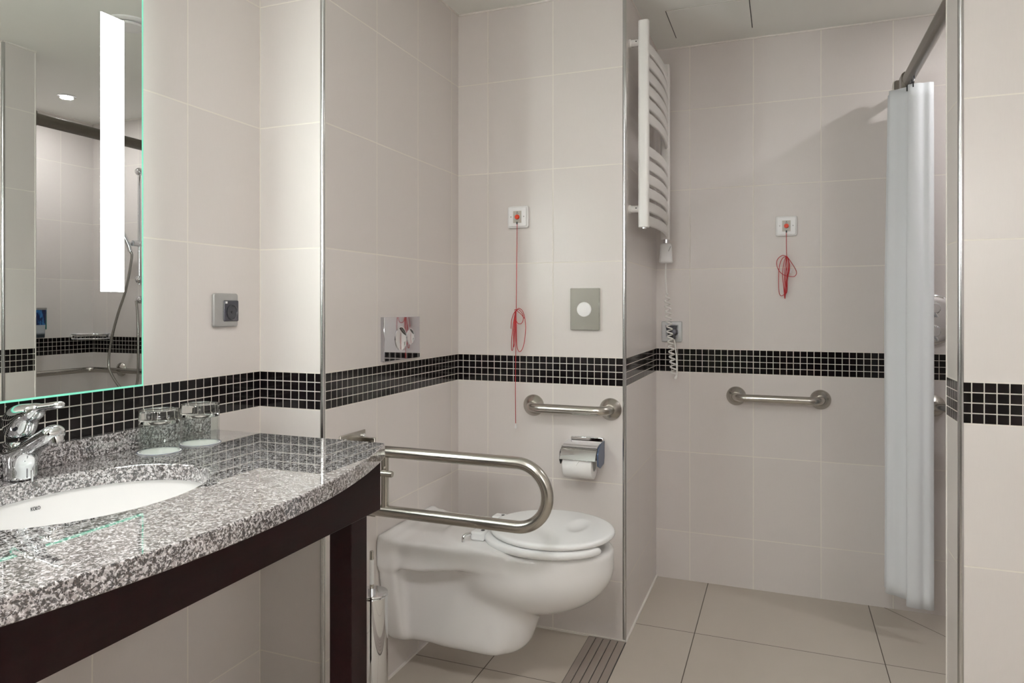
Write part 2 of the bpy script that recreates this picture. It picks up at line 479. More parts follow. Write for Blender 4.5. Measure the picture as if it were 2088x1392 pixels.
tiled_box('wall_partition', (X3, Y4, 0), (XR, Y5, ZC), px=X3, py=Y4 + 0.004, bands=[('x', -1, X3, Y4, Y5), ('y', -1, Y4, X3, XR)])
tiled_box('wall_front', (X0 - 0.12, YF - 0.1, 0), (XR + 0.12, YF, ZC), mat=SAGE)
# metal corner trims on the outside corners
def trim(name, x, y, sx, sy):
    bm = B(); lathe(bm, [(0.0068, 0.0), (0.0068, ZC)], (x - sx * 0.0042, y - sy * 0.0042, 0), seg=72)
    return struct(obj(name, bm, TRIM))
trim('trim_1', X1, Y1, 1, -1); trim('trim_2', X2, Y2, 1, -1); trim('trim_3', X3, Y4, -1, -1)
bm = B(); lathe(bm, [(0.0045, 0.0), (0.0045, ZC)], (X3 + 0.0025, Y5 - 0.0025, 0), seg=16); struct(obj('trim_4', bm, BEAD))
# silicone beads where walls meet the ceiling
k = 0
for lo, hi in (((X1, Y1, 0), (X1 + .005, Y2, 0)), ((X1, Y2 - .005, 0), (X2, Y2, 0)), ((X2, Y2, 0), (X2 + .005, Y3, 0)),
               ((X2, Y3 - .005, 0), (XR, Y3, 0)), ((X0, Y1 - .005, 0), (X1, Y1, 0)), ((X0, YF, 0), (X0 + .005, Y1, 0)),
               ((X3, Y4 - .005, 0), (XR, Y4, 0)), ((X3 - .005, Y4, 0), (X3, Y5, 0)), ((XR - .005, Y5, 0), (XR, Y3, 0))):
    bm = B(); box(bm, (lo[0], lo[1], ZC - .005), (hi[0], hi[1], ZC)); struct(obj('trim_%d' % (5 + k), bm, BEAD)); k += 1
# beads at the floor of the toilet niche and shower
for lo, hi in (((X1, Y1, 0), (X1 + .006, Y2, .006)), ((X1, Y2 - .006, 0), (X2, Y2, .006)), ((X2, Y2, 0), (X2 + .006, Y3, .006))):
    bm = B(); box(bm, lo, hi); struct(obj('trim_%d' % (5 + k), bm, BEAD)); k += 1
# entrance door behind the camera
bm = B(); box(bm, (-0.2, YF, 0.0), (0.75, YF + 0.035, 2.02)); d1 = struct(obj('door_1', bm, WOOD, bevel=0.004))
bm = B(); tube(bm, fillet([(0.66, YF + .035, 1.02), (0.66, YF + .085, 1.02), (0.54, YF + .085, 1.02)], 0.015), 0.009); obj('door_handle', bm, STEEL, d1)
# access hatch in the shower ceiling: a shallow panel with a dark slit round it
hat = thing('ceiling_hatch', (-0.256, 2.83, ZC), 'square access hatch outlined by a thin dark slit in the ceiling before the shower', 'hatch')
hx0, hx1, hy0, hy1 = -0.4025, -0.109, 2.69, 2.978
bm = B()
bm.free()
for lo, hi, mm in (((hx0, hy0), (hx0 + .003, hy1), BLACK), ((hx1 - .003, hy0), (hx1, hy1), BLACK), ((hx0, hy0), (hx1, hy0 + .002), GREYP), ((hx0, hy1 - .003), (hx1, hy1), BEAD)):
    bm = B(); box(bm, (lo[0], lo[1], ZC - .0012), (hi[0], hi[1], ZC + .001)); obj('frame_edge', bm, mm, hat)
bm = B(); box(bm, (hx0 + .003, hy0 + .002, ZC - .002), (hx1 - .003, hy1 - .002, ZC + .001)); obj('panel', bm, CEIL, hat)

# ------------------------------------------------------------------ lights
def area(name, loc, size, power, col=(1, 0.985, 0.980), spread=180):
    L = bpy.data.lights.new(name, 'AREA'); L.shape = 'DISK'; L.size = size; L.energy = power; L.color = col
    L.spread = math.radians(spread)
    o = bpy.data.objects.new(name, L); COL.objects.link(o); o.location = loc; return o

def downlight(x, y, label, power):
    t = thing('ceiling_downlight', (x, y, ZC), label, 'light')
    bm = B(); lathe(bm, [(0.030, 0.0), (0.044, 0.0), (0.044, -0.004), (0.041, -0.006), (0.032, -0.006), (0.030, -0.003)], (x, y, ZC)); obj('ring', bm, CHROME, t)
    bm = B(); lathe(bm, [(0.0, -0.003), (0.030, -0.003), (0.030, 0.0), (0.0, 0.0)], (x, y, ZC)); obj('lamp', bm, DLM, t)
    area('downlight_beam', (x, y, ZC - 0.012), 0.06, power)
    return t
downlight(0.86, 2.62, 'lit round recessed downlight in the shower ceiling, seen in the mirror', 2.6)

def opal(x, y, label, power, r=0.19):  # added lamp out of view, brightens the room from above
    t = thing('added_ceiling_lamp', (x, y, ZC), label, 'light')
    bm = B(); lathe(bm, [(0, 0), (r, 0), (r, -0.03), (r - .006, -0.034), (0, -0.034)], (x, y, ZC), seg=48); obj('housing', bm, WHITE, t)
    bm = B(); lathe(bm, [(0, -0.0345), (r - .008, -0.0345), (r - .02, -0.050), (r * .6, -0.058), (0, -0.060)], (x, y, ZC), seg=48); obj('diffuser', bm, LAMPM, t)
    area('added_ceiling_lamp_fill', (x, y, ZC - 0.066), 2 * r - .03, power)
    return t
opal(-0.20, 0.30, 'added round opal ceiling lamp, out of view in the middle of the bathroom ceiling', 6.5)

def added_wall_lamp(x, z, label, power):  # added lamp on the unseen front wall, fills the room from the front
    t = thing('added_wall_lamp', (x, YF, z), label, 'light')
    bm = B(); lathe(bm, [(0, 0), (.10, 0), (.10, .02), (.09, .025), (0, .025)], (x, YF, z), axis=(0, 1, 0), seg=40); obj('backplate', bm, CHROME, t)
    bm = B(); lathe(bm, [(0, .026), (.13, .026), (.14, .04), (.14, .075), (.12, .09), (0, .095)], (x, YF, z), axis=(0, 1, 0), seg=48); obj('shade', bm, LAMPM, t)
    L = area('added_wall_lamp_fill', (x, YF + .10, z), .25, power); L.rotation_euler = (PI / 2, 0, 0); L.rotation_euler = (-PI / 2, 0, 0)
added_wall_lamp(-0.55, 1.70, 'added round opal wall lamp for frontal fill, unseen left of the entrance door', 21.0)
added_wall_lamp(0.98, 1.70, 'added round opal wall lamp for frontal fill, unseen right of the entrance door', 21.0)

# round white ceiling disc, its reflection shows behind the mirror light
v = thing('ceiling_vent', (-0.245, 2.04, ZC), 'round white ceiling vent with a raised rim before the toilet, seen beside the mirror light', 'vent')
bm = B(); lathe(bm, [(0.058, 0.0), (0.088, 0.0), (0.088, -0.004), (0.082, -0.008), (0.062, -0.008), (0.058, -0.002)], (-0.245, 2.04, ZC), seg=48); obj('rim', bm, WHITE, v)
bm = B(); lathe(bm, [(0.0, -0.014), (0.045, -0.014), (0.050, -0.010), (0.050, -0.006), (0.02, -0.004), (0.02, 0.0), (0, 0)], (-0.245, 2.04, ZC), seg=48); obj('disc', bm, WHITE, v)

# ------------------------------------------------------------------ mirror
mz0, mz1, my0, my1 = 0.9745, 1.951, 0.557, 1.1625
t = thing('mirror', (X0, 0.86, mz0), 'tall frameless wall mirror with a lit white vertical strip above the basin', 'mirror')
bm = B(); box(bm, (XM - 0.005, my0 + .004, mz0 + .004), (XM, my1 - .004, mz1 - .004)); obj('glass_panel', bm, MIRR, t)
bm = B()
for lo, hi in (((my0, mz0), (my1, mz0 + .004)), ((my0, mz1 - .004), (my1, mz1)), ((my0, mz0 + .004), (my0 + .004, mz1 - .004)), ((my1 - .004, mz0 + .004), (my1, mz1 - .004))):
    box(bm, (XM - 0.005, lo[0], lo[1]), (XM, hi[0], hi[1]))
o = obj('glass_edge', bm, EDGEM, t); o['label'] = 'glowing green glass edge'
bm = B(); box(bm, (X0, my0 + .03, mz0 + .03), (XM - .005, my1 - .03, mz1 - .03)); obj('backing_box', bm, WHITE, t)
for ya, yb in ((my1 - .03, my1 - .026), (my0 + .026, my0 + .03)):
    bm = B(); box(bm, (X0 + .012, ya, mz0 + .06), (XM - .009, yb, mz1 - .06)); obj('backlight', bm, BACKM, t)
for ya, yb in ((1.0575, 1.1125), (0.6075, 0.6625)):
    bm = B(); box(bm, (XM - .001, ya, 1.178), (XM + .0006, yb, 1.748)); obj('light_strip', bm, LIGHTM, t)

# ------------------------------------------------------------------ vanity: countertop, frame, basin, tap
CYc, ZT, TH = 0.865, 0.836, 0.032
BX, BYc, RX, RY = -1.085, 0.865, 0.161, 0.218           # basin cut-out
y_end, y_start = 1.424, 0.306
def front_x(y): return -0.733 - 0.108 * ((y - CYc) / 0.559) ** 2
poly = [(X0 + .001, y_start), (X0 + .001, y_end), (front_x(y_end), y_end)]
poly += [(front_x(y), y) for y in np.linspace(y_end, y_start, 60)[1:]]
def ray_poly(a):
    d = (math.cos(a), math.sin(a)); best = None
    for i in range(len(poly)):
        p, q2 = poly[i], poly[(i + 1) % len(poly)]
        ex, ey = q2[0] - p[0], q2[1] - p[1]; den = d[0] * ey - d[1] * ex
        if abs(den) < 1e-12: continue
        wx, wy = p[0] - BX, p[1] - BYc
        tt = (wx * ey - wy * ex) / den; ss = (wx * d[1] - wy * d[0]) / den
        if tt > 0 and -1e-9 <= ss <= 1 + 1e-9 and (best is None or tt < best): best = tt
    return (BX + d[0] * best, BYc + d[1] * best)
angs = sorted(set([2 * PI * k / 200 for k in range(200)] + [math.atan2(p[1] - BYc, p[0] - BX) % (2 * PI) for p in (poly[0], poly[1], poly[2], poly[-1])]))
top_out = [ray_poly(a) for a in angs]
def hole(a, s=1.0):
    r = 1 / math.sqrt((math.cos(a) / (RX * s)) ** 2 + (math.sin(a) / (RY * s)) ** 2)
    return (BX + r * math.cos(a), BYc + r * math.sin(a))
ins = [hole(a) for a in angs]
bm = B(); n = len(angs)
V = {}
for nm, L, z in (('ot', top_out, ZT), ('ob', top_out, ZT - TH), ('it', ins, ZT), ('ib', ins, ZT - TH)):
    V[nm] = [bm.verts.new((p[0], p[1], z)) for p in L]
for i in range(n):
    j = (i + 1) % n
    for a, b in (('ot', 'it'), ('it', 'ib'), ('ib', 'ob'), ('ob', 'ot')):
        bm.faces.new((V[a][i], V[a][j], V[b][j], V[b][i]))
ct = obj('countertop', bm, GRAN, bevel=0.002, seg=2, sharp=50)
tag(ct, 'polished speckled grey granite countertop with bowed front and oval basin cut-out', 'countertop')
bm = B(); box(bm, (X0 + .001, y_start, ZT), (X0 + .020, 1.388, ZT + .043)); obj('backsplash', bm, GRAN, ct, bevel=0.0015)

t = thing('vanity_frame', (-0.86, CYc, 0), 'dark brown wooden vanity frame with straight apron and square legs under the granite top', 'vanity')
bm = B(); box(bm, (-0.854, 0.340, 0.695), (-0.832, 1.389, ZT - TH)); obj('apron', bm, WOOD, t, bevel=0.0012)
for ya in (1.366, 0.340):
    bm = B(); box(bm, (X0 + .002, ya, 0.695), (-0.854, ya + .022, ZT - TH)); obj('side_rail', bm, WOOD, t, bevel=0.001)
for ya in (1.287, 0.385):
    bm = B(); box(bm, (-0.896, ya, 0.0), (-0.8415, ya + .061, 0.6948)); obj('leg', bm, WOOD, t, bevel=0.0015)

# undermount basin
bas = thing('washbasin', (BX, BYc, ZT - TH - .15), 'white oval undermount washbasin set under the granite countertop', 'basin')
bm = B(); prof_in = []; prof_out = []
for k in range(0, 25):
    a = k / 24 * PI / 2
    prof_in.append((math.sin(a) ** 0.72, 1 - math.cos(a) ** 0.62 if k < 24 else 1.0))
D = 0.145; rings = []
zr = ZT - TH - 0.0005
def bring(fr, z, add=0.0):
    return [bm.verts.new((BX + (RX * 1.04 * fr + add) * math.cos(2 * PI * q / 96), BYc + (RY * 1.03 * fr + add) * math.sin(2 * PI * q / 96), z)) for q in range(96)]
rings.append(bring(1.0, zr, 0.016)); rings.append(bring(1.0, zr))
for s, hgt in reversed(prof_in[1:-1]): rings.append(bring(s, zr - D * (1 - hgt) - 0.0))
rings.append(bring(0.1, zr - D))
flip = [bring(0.1, zr - D - .012)]
for s, hgt in prof_in[1:-1]: flip.append(bring(s, zr - D * (1 - hgt) - .004, 0.008))
flip.append(bring(1.0, zr - .010, 0.016))
rings += flip
for a, b in zip(rings[:-1], rings[1:]):
    for q in range(96): bm.faces.new((a[q], a[(q + 1) % 96], b[(q + 1) % 96], b[q]))
for q in range(96): bm.faces.new((rings[-1][q], rings[-1][(q + 1) % 96], rings[0][(q + 1) % 96], rings[0][q]))
bowl_o = obj('bowl', bm, CERAM, bas, sharp=60)
bm = B(); lathe(bm, [(0, 0.004), (0.020, 0.004), (0.030, 0.001), (0.032, -0.004), (0.028, -0.010), (0, -0.010)], (BX, BYc, zr - D)); obj('drain_plug', bm, CHROME, bas)

def text_mesh(name, body, size, origin, xdir, ydir, mat, parent, depth=0.0004, squash=1.0):
    cu = bpy.data.curves.new(name, 'FONT'); cu.body = body; cu.size = size; cu.align_x = 'CENTER'; cu.align_y = 'CENTER'; cu.extrude = depth
    tmp = bpy.data.objects.new(name + '_tmp', cu); COL.objects.link(tmp)
    dg = bpy.context.evaluated_depsgraph_get(); me = bpy.data.meshes.new_from_object(tmp.evaluated_get(dg))
    bpy.data.objects.remove(tmp); bpy.data.curves.remove(cu)
    x = Vector(xdir).normalized(); y = Vector(ydir).normalized(); zd = x.cross(y)
    for vtx in me.vertices: vtx.co = x * (vtx.co.x * squash) + y * vtx.co.y + zd * vtx.co.z
    me.materials.clear(); me.materials.append(mat)
    o = bpy.data.objects.new(name, me); link(o, parent, origin); return o

# maker's lettering on the inner back wall of the basin
ah = math.radians(173.3); zl = 0.783
fr = 0.996
pt = Vector((BX + (RX * 1.04 * fr) * math.cos(ah), BYc + (RY * 1.03 * fr) * math.sin(ah), zl))
nx = Vector((-math.cos(ah) / RX, -math.sin(ah) / RY, 0.6)).normalized()
tx = Vector((0, 0, 1)).cross(nx).normalized()
lt = text_mesh('lettering', 'KO\u0141O', 0.0095, pt + nx * 0.0015, tx, nx.cross(tx), PRINT, bas, squash=0.65)

# tap: single lever mixer
fy, fx = 0.882, -1.276
t = thing('basin_mixer_tap', (fx, fy, ZT), 'chrome single-lever mixer tap standing on the granite behind the basin', 'tap')
def tap_body(x, y, z):
    a = np.sqrt((x - fx) ** 2 + (y - fy) ** 2) - (0.0265 - 0.02 * np.clip((z - ZT - .03), 0, .1) * 0)
    a = smax(a, np.abs(z - ZT - 0.028) - 0.028, 0.006)
    sp = capsule(x, (y - fy) * 0.75 + fy, z, (fx + .002, fy, ZT + .047), (fx + .085, fy, ZT + .088), 0.0155)
    sp = smax(sp, -(z - (ZT + 0.030 + (x - fx) * 0.48)), 0.006)
    return smin(a, sp, 0.02)
obj('body', sdf_bm(tap_body, (fx - .04, fy - .04, ZT + 0.0), (fx + .12, fy + .04, ZT + .12), 0.0026), CHROME, t, sharp=80)
bm = B(); lathe(bm, [(0.0, 0), (0.0120, 0), (0.0125, .002), (0.0125, .011), (0.011, .013), (0, .013)], (fx + .094, fy, ZT + .071), axis=(-0.30, 0, 1)); obj('aerator', bm, CHROME, t)
def tap_head(x, y, z):
    zz = z - (x - fx) * 0.12
    a = ell(x, y, zz, (fx + .000, fy, ZT + .098), (0.030, 0.026, 0.030))
    a = smax(a, -(zz - (ZT + .074)), 0.004)
    lev = capsule(x, (y - fy) * 0.62 + fy, z, (fx + .0, fy, ZT + .124), (fx + .100, fy, ZT + .139), 0.0065)
    sk = capsule(x, (y - fy) * .7 + fy, z, (fx - .012, fy, ZT + .112), (fx + .035, fy, ZT + .120), 0.013)
    return smin(smin(a, sk, 0.015), lev, 0.016)
lv = obj('lever', sdf_bm(tap_head, (fx - .05, fy - .04, ZT + .06), (fx + .13, fy + .04, ZT + .16), 0.0024), CHROME, t, sharp=80)
bm = B(); lathe(bm, [(0, 0), (0.0034, 0), (0.0034, 0.002), (0, 0.002)], (fx + .018, fy - .0225, ZT + .094), axis=(0.5, -1, 0.05), seg=16); obj('marker_dot', bm, DARK, lv)
bm = B(); lathe(bm, [(0.024, 0.058), (0.0268, 0.059), (0.0268, 0.066), (0.024, 0.070), (0, 0.070), (0, .058)], (fx, fy, ZT), seg=32); obj('collar', bm, CHROME, t)
bm = B(); tube(bm, [(fx + .036, fy - .004, ZT), (fx + .036, fy - .004, ZT + .020)], 0.0022); obj('pop_up_rod', bm, CHROME, t)

# tumblers upside down on paper coasters
def tumbler(x, y, gl, cl):
    c = B(); lathe(c, [(0, 0.0005), (0.0440, 0.0005), (0.0445, 0.001), (0.0445, 0.0018), (0, 0.0018)], (x, y, ZT), seg=48)
    co = obj('paper_coaster', c, PAPER); tag(co, cl, 'coaster', 'white paper coasters on the granite')
    bm = B(); tube(bm, [(x + .0438 * math.cos(a), y + .0438 * math.sin(a), ZT + .0016) for a in np.linspace(0, 2 * PI, 49)[:-1]], 0.0008, seg=6, closed=True)
    r_ = obj('rim_print', bm, BLUE, co); r_['label'] = 'thin dark blue printed rim'
    z0 = 0.0019
    g = B(); lathe(g, [(0.0375, z0), (0.0400, z0), (0.0408, z0 + .001), (0.0410, z0 + .060), (0.0385, z0 + .061), (0.0380, z0 + .055), (0.0375, z0)], (x, y, ZT), seg=64)
    for f in list(g.faces):
        if len(f.verts) > 10: g.faces.remove(f)
    bmesh.ops.remove_doubles(g, verts=g.verts, dist=1e-5)
    o = obj('tumbler', g, THIN, sharp=50); tag(o, gl, 'glass', 'upturned glass tumblers')
    g = B(); lathe(g, [(0.0, z0 + .0685), (0.015, z0 + .068), (0.030, z0 + .0655), (0.0375, z0 + .0612), (0.0410, z0 + .0610), (0.0412, z0 + .084), (0.0400, z0 + .0885), (0.036, z0 + .0892), (0.0, z0 + .0875)], (x, y, ZT), seg=64)
    bb = obj('thick_base', g, GLASS, o, sharp=50); bb['label'] = 'thick greenish glass base'
tumbler(-1.238, 1.158, 'upturned clear glass tumbler nearer to the tap', 'white paper coaster under the tumbler nearer to the tap')
tumbler(-1.228, 1.263, 'upturned clear glass tumbler nearer to the wall corner', 'white paper coaster under the tumbler nearer to the wall corner')

# ------------------------------------------------------------------ sockets
t = thing('power_socket', (X0, 1.452, 1.093), 'silver wall socket with a dark hinged cover right of the mirror', 'socket')
bm = B(); prism(bm, rrect(1.452, 1.1375, 0.086, 0.086, 0.007), 'x', X0, X0 + .010); obj('frame', bm, SILVER, t, bevel=0.003, seg=3)
bm = B(); prism(bm, rrect(1.4675, 1.1355, 0.052, 0.054, 0.003), 'x', X0 + .006, X0 + .0135); cv = obj('hinged_cover', bm, DARK2, t, bevel=0.003)
bm = B(); lathe(bm, [(0.0195, 0.0), (0.0195, 0.0022), (0.0175, 0.0030), (0.0165, 0.0012), (0, 0.0012), (0, 0)], (X0 + .013, 1.4675, 1.132), axis=(1, 0, 0)); obj('round_plate', bm, DARK, cv)
bm = B(); lathe(bm, [(0, 0), (.003, 0), (.003, .0022), (0, .0022)], (X0 + .0135, 1.4675, 1.132), axis=(1, 0, 0), seg=12); obj('pin_hole', bm, BLACK, cv)
bm = B(); box(bm, (X0 + .0120, 1.4445, 1.1545), (X0 + .0148, 1.4505, 1.1600)); obj('hinge_tab', bm, WHITE, cv)

sx, sz = -0.434, 1.041
t = thing('power_socket', (sx, Y3, sz - .043), 'square silver wall socket holding the heater plug beside the back corner', 'socket')
bm = B(); prism(bm, rrect(sx, sz, 0.085, 0.087, 0.004), 'y', Y3 - .010, Y3); obj('frame', bm, simple('bright_silver', (0.62, 0.63, 0.64), 0.25, 0.7), t, bevel=0.003)
bm = B(); prism(bm, rrect(sx + .002, sz + .002, 0.052, 0.052, 0.003), 'y', Y3 - .013, Y3 - .008); obj('insert', bm, simple('grey_insert', (0.33, 0.34, 0.36), 0.3), t)
bm = B(); prism(bm, [(sx - .026, sz + .026), (sx + .024, sz + .026), (sx + .018, sz - .008), (sx + .006, sz - .024), (sx - .012, sz - .020)], 'y', Y3 - .017, Y3 - .012); obj('hinged_cover', bm, DARK, t)

# ------------------------------------------------------------------ flush plates
t = thing('flush_plate', (X1, 1.996, 0.979), 'rectangular chrome dual-flush plate with two circular buttons above the toilet', 'flush plate')
bm = B(); box(bm, (X1 - .001, 1.884, 0.979), (X1 + .013, 2.112, 1.1145)); obj('plate', bm, simple('dark_chrome', (0.60, 0.60, 0.64), 0.04, 1.0), t, bevel=0.0015)
for yy, zz, rr, nm in ((1.985, 1.046, 0.038, 'large_button'), (2.047, 1.050, 0.026, 'small_button')):
    bm = B(); lathe(bm, [(rr, 0), (rr, .0012), (rr - .002, .0022), (rr - .004, .0012), (0, .0010), (0, 0)], (X1 + .0125, yy, zz), axis=(1, 0, 0), seg=56); obj(nm, bm, CHROME, t)
t = thing('flush_plate', (-0.637, Y2, 1.065), 'upright chrome plate with one white round push button beside the red pull cord', 'flush plate')
bm = B(); box(bm, (-0.690, Y2 - .016, 1.065), (-0.5865, Y2 + .001, 1.2105)); obj('plate', bm, simple('tinted_chrome', (0.50, 0.53, 0.49), 0.03, 1.0), t, bevel=0.0015)
bm = B(); lathe(bm, [(0.0255, 0), (0.0255, .003), (0.024, .0045), (0, .0050), (0, 0)], (-0.6400, Y2 - .0158, 1.1365), axis=(0, -1, 0), seg=48); obj('push_button', bm, WHITE, t)

# ------------------------------------------------------------------ emergency pull-cord switches
def switch_plate(x, y, z, label):
    t = thing('emergency_pull_switch', (x, y, z - .04), label, 'alarm switch', 'red emergency pull-cord switches')
    bm = B(); prism(bm, rrect(x, z, 0.079, 0.079, 0.007), 'y', y - .012, y); obj('back_box', bm, WHITE, t, bevel=0.002)
    bm = B(); prism(bm, rrect(x, z, 0.068, 0.068, 0.004), 'y', y - .0175, y - .011); obj('face_plate', bm, simple('bright_white_plastic', (0.86, 0.86, 0.87), 0.3), t, bevel=0.0015)
    bm = B(); box(bm, (x - .0155, y - .0185, z - .022), (x + .0155, y - .017, z + .021)); p = obj('label_panel', bm, GREYP, t)
    bm = B(); lathe(bm, [(0, 0), (.0088, 0), (.0088, .003), (.0075, .005), (0, .0055)], (x, y - .0183, z - .0005), axis=(0, -1, 0), seg=28); obj('button', bm, RED, t)
    bm = B(); lathe(bm, [(0, 0), (.0016, 0), (.0016, .001), (0, .001)], (x, y - .0184, z + .0165), axis=(0, -1, 0), seg=10); obj('indicator', bm, DARK, t)
    bm = B(); box(bm, (x - .0045, y - .0189, z + .0112), (x + .0045, y - .0184, z + .0124)); obj('printed_line', bm, DARK, p)
    for s in (-1, 1):
        bm = B(); lathe(bm, [(0, 0), (.0023, 0), (.0023, .0008), (0, .0008)], (x + s * .0245, y - .0174, z + .0005), axis=(0, -1, 0), seg=12); obj('screw', bm, SILVER, t)
    bm = B(); lathe(bm, [(0, 0), (.0026, 0), (.0020, .009), (0, .009)], (x, y - .021, z - .0185), axis=(0, 0, -1), seg=12); obj('cord_grip', bm, DARK, t)
    return t
def cordmesh(paths, r=0.00125):
    bm = B()
    for p in paths: tube(bm, smooth_path(p, 8), r, seg=8)
    return bm
cx1, cz1 = -0.8865, 1.4692
t1 = switch_plate(cx1, Y2, cz1, 'white emergency switch above the toilet with a long red cord knotted halfway')
yc = Y2 - .020
def L1(*pts): return [(cx1 + a, yc - b, c) for a, b, c in pts]
kz = 1.132
paths = [L1((0, 0, cz1 - .026), (-.001, .001, 1.30), (-.0035, 0, kz)),
         L1((-.0035, 0, kz), (-.004, .002, 1.0), (-.0055, .002, 0.85), (-.0050, 0, 0.727)),
         L1((-.0035, .002, kz), (.010, .006, kz + .008), (.026, .005, kz - .008), (.034, .003, kz - .060), (.026, .004, kz - .125), (.012, .006, kz - .147), (.001, .005, kz - .125), (-.001, .004, kz - .06), (-.003, .003, kz - .004)),
         L1((-.0035, .004, kz - .004), (.008, .008, kz + .004), (.022, .007, kz - .010), (.026, .006, kz - .030), (.018, .006, kz - .046), (.005, .007, kz - .045), (-.002, .006, kz - .03), (-.0035, .004, kz)),
         L1((-.0035, .003, kz), (-.006, .006, kz - .05), (-.011, .005, kz - .11), (-.015, .004, kz - .140), (-.020, .003, kz - .139), (-.019, .004, kz - .10), (-.011, .005, kz - .04), (-.004, .004, kz)),
         L1((-.0035, .001, kz), (-.005, .004, kz - .07), (-.009, .004, kz - .12), (-.012, .003, kz - .128), (-.012, .003, kz - .08), (-.006, .003, kz)),
         L1((-.0035, .002, kz), (-.012, .004, kz - .012), (-.020, .003, kz - .035), (-.023, .002, kz - .065)),
         L1((-.008, .004, kz + .002), (-.003, .008, kz + .004), (.003, .005, kz - .002), (.016, .005, kz - .012), (.030, .004, kz - .028))]
pc = obj('pull_cord', cordmesh(paths), CORD, t1)
bm = B(); lathe(bm, [(0, .016), (.0022, .016), (.0030, .012), (.0052, .001), (.0050, 0), (0, 0)], (cx1 - .0050, yc, 0.709), seg=20); obj('cord_weight', bm, WHITE, pc)

cx2, cz2 = 0.0132, 1.4667
t2 = switch_plate(cx2, Y3, cz2, 'white emergency switch on the shower back wall with its red cord bundled up short')
yc2 = Y3 - .020; kz = 1.345
def L2(*pts): return [(cx2 + a, yc2 - b, c) for a, b, c in pts]
paths = [L2((0, 0, cz2 - .026), (0, .001, 1.39), (.001, .001, kz)),
         L2((.001, .001, kz), (-.015, .005, kz + .004), (-.032, .005, kz - .010), (-.036, .004, kz - .030), (-.028, .005, kz - .055), (-.012, .007, kz - .072), (.004, .006, kz - .078), (.028, .004, kz - .080), (.037, .003, kz - .066), (.030, .004, kz - .045), (.012, .007, kz - .015), (.002, .003, kz)),
         L2((.001, .002, kz), (-.015, .005, kz - .008), (-.026, .005, kz - .04), (-.029, .004, kz - .10), (-.026, .004, kz - .145), (-.018, .004, kz - .156), (-.008, .005, kz - .150), (.002, .006, kz - .14), (.003, .007, kz - .09), (.001, .006, kz - .03), (.001, .002, kz)),
         L2((.001, .002, kz), (-.008, .008, kz - .02), (-.014, .007, kz - .07), (-.010, .006, kz - .12), (-.006, .004, kz - .165), (-.002, .006, kz - .11), (.002, .009, kz - .06), (.002, .004, kz)),
         L2((.002, .003, kz), (.009, .006, kz - .02), (.007, .007, kz - .07), (-.002, .006, kz - .13), (-.006, .005, kz - .166), (-.007, .008, kz - .12), (-.006, .009, kz - .06), (.000, .005, kz)),
         L2((.003, .003, kz), (.011, .009, kz - .03), (.010, .010, kz - .06), (.004, .008, kz - .09), (.001, .006, kz - .13), (-.005, .005, kz - .160)),
         L2((.003, .005, kz), (.008, .010, kz - .03), (.004, .010, kz - .08), (-.004, .007, kz - .13), (-.006, .006, kz - .160)),
         L2((-.003, .004, kz), (.002, .010, kz - .03), (-.004, .010, kz - .08), (-.003, .008, kz - .13), (-.005, .006, kz - .168))]
pc2 = obj('pull_cord', cordmesh(paths), CORD, t2)
bm = B(); lathe(bm, [(0, .016), (.0022, .016), (.0030, .012), (.0052, .001), (.0050, 0), (0, 0)], (cx2 + .013, yc2 - .001, kz - .066), axis=(0.3, 0, 1), seg=20); obj('cord_weight', bm, WHITE, pc2)

# ------------------------------------------------------------------ grab bars
def grab_bar(xa, xb, y, z, label, stand=0.068):
    t = thing('grab_bar', ((xa + xb) / 2, y, z - .038), label, 'grab bar', 'short brushed steel grab bars')
    bm = B(); pts = fillet([(xa, y - .004, z), (xa, y - stand, z), (xb, y - stand, z), (xb, y - .004, z)], 0.045, 10)
    tube(bm, pts, 0.0160, seg=28); obj('rail', bm, STEEL, t, sharp=60)
    for x in (xa, xb):
        bm = B(); lathe(bm, [(0, 0), (.0385, 0), (.0385, .003), (.0375, .005), (.0180, .0200), (0, .0200)], (x, y, z), axis=(0, -1, 0), seg=48); obj('flange', bm, STEEL, t)
    return t
grab_bar(-0.8297, -0.5505, Y2, 0.7930, 'short brushed steel grab bar on the toilet wall above the paper holder')
grab_bar(-0.1768, 0.1372, Y3, 0.7815, 'short brushed steel grab bar on the shower back wall left of the curtain')

# L-shaped rail in the shower corner, seen in the mirror and behind the curtain
t = thing('corner_grab_rail', (0.98, 2.98, 0.745), 'long brushed steel grab rail bent round the shower corner below the mosaic band', 'grab rail')
zr2 = 0.7775; yr = Y3 - .068; xr = XR - .068
pts = fillet([(0.5205, Y3 - .004, zr2), (0.5205, yr, zr2), (xr, yr, zr2), (xr, 2.20, zr2), (XR - .004, 2.20, zr2)], 0.05, 10)
bm = B(); tube(bm, pts, 0.0155, seg=24); obj('rail', bm, STEEL, t, sharp=60)
for x in (0.5205, 1.02):
    bm = B(); lathe(bm, [(0, 0), (.040, 0), (.040, .003), (.039, .005), (.0180, .0200), (0, .0200)], (x, Y3, zr2), axis=(0, -1, 0), seg=40); fl = obj('flange', bm, STEEL, t)
bm = B(); tube(bm, [(1.02, Y3 - .005, zr2), (1.02, yr, zr2)], 0.010); obj('post', bm, STEEL, t)
for y in (2.20, 2.62):
    bm = B(); lathe(bm, [(0, 0), (.040, 0), (.040, .003), (.039, .005), (.0180, .0200), (0, .0200)], (XR, y, zr2), axis=(-1, 0, 0), seg=40); obj('flange', bm, STEEL, t)
bm = B(); tube(bm, [(XR - .005, 2.62, zr2), (xr, 2.62, zr2)], 0.010); obj('post', bm, STEEL, t)

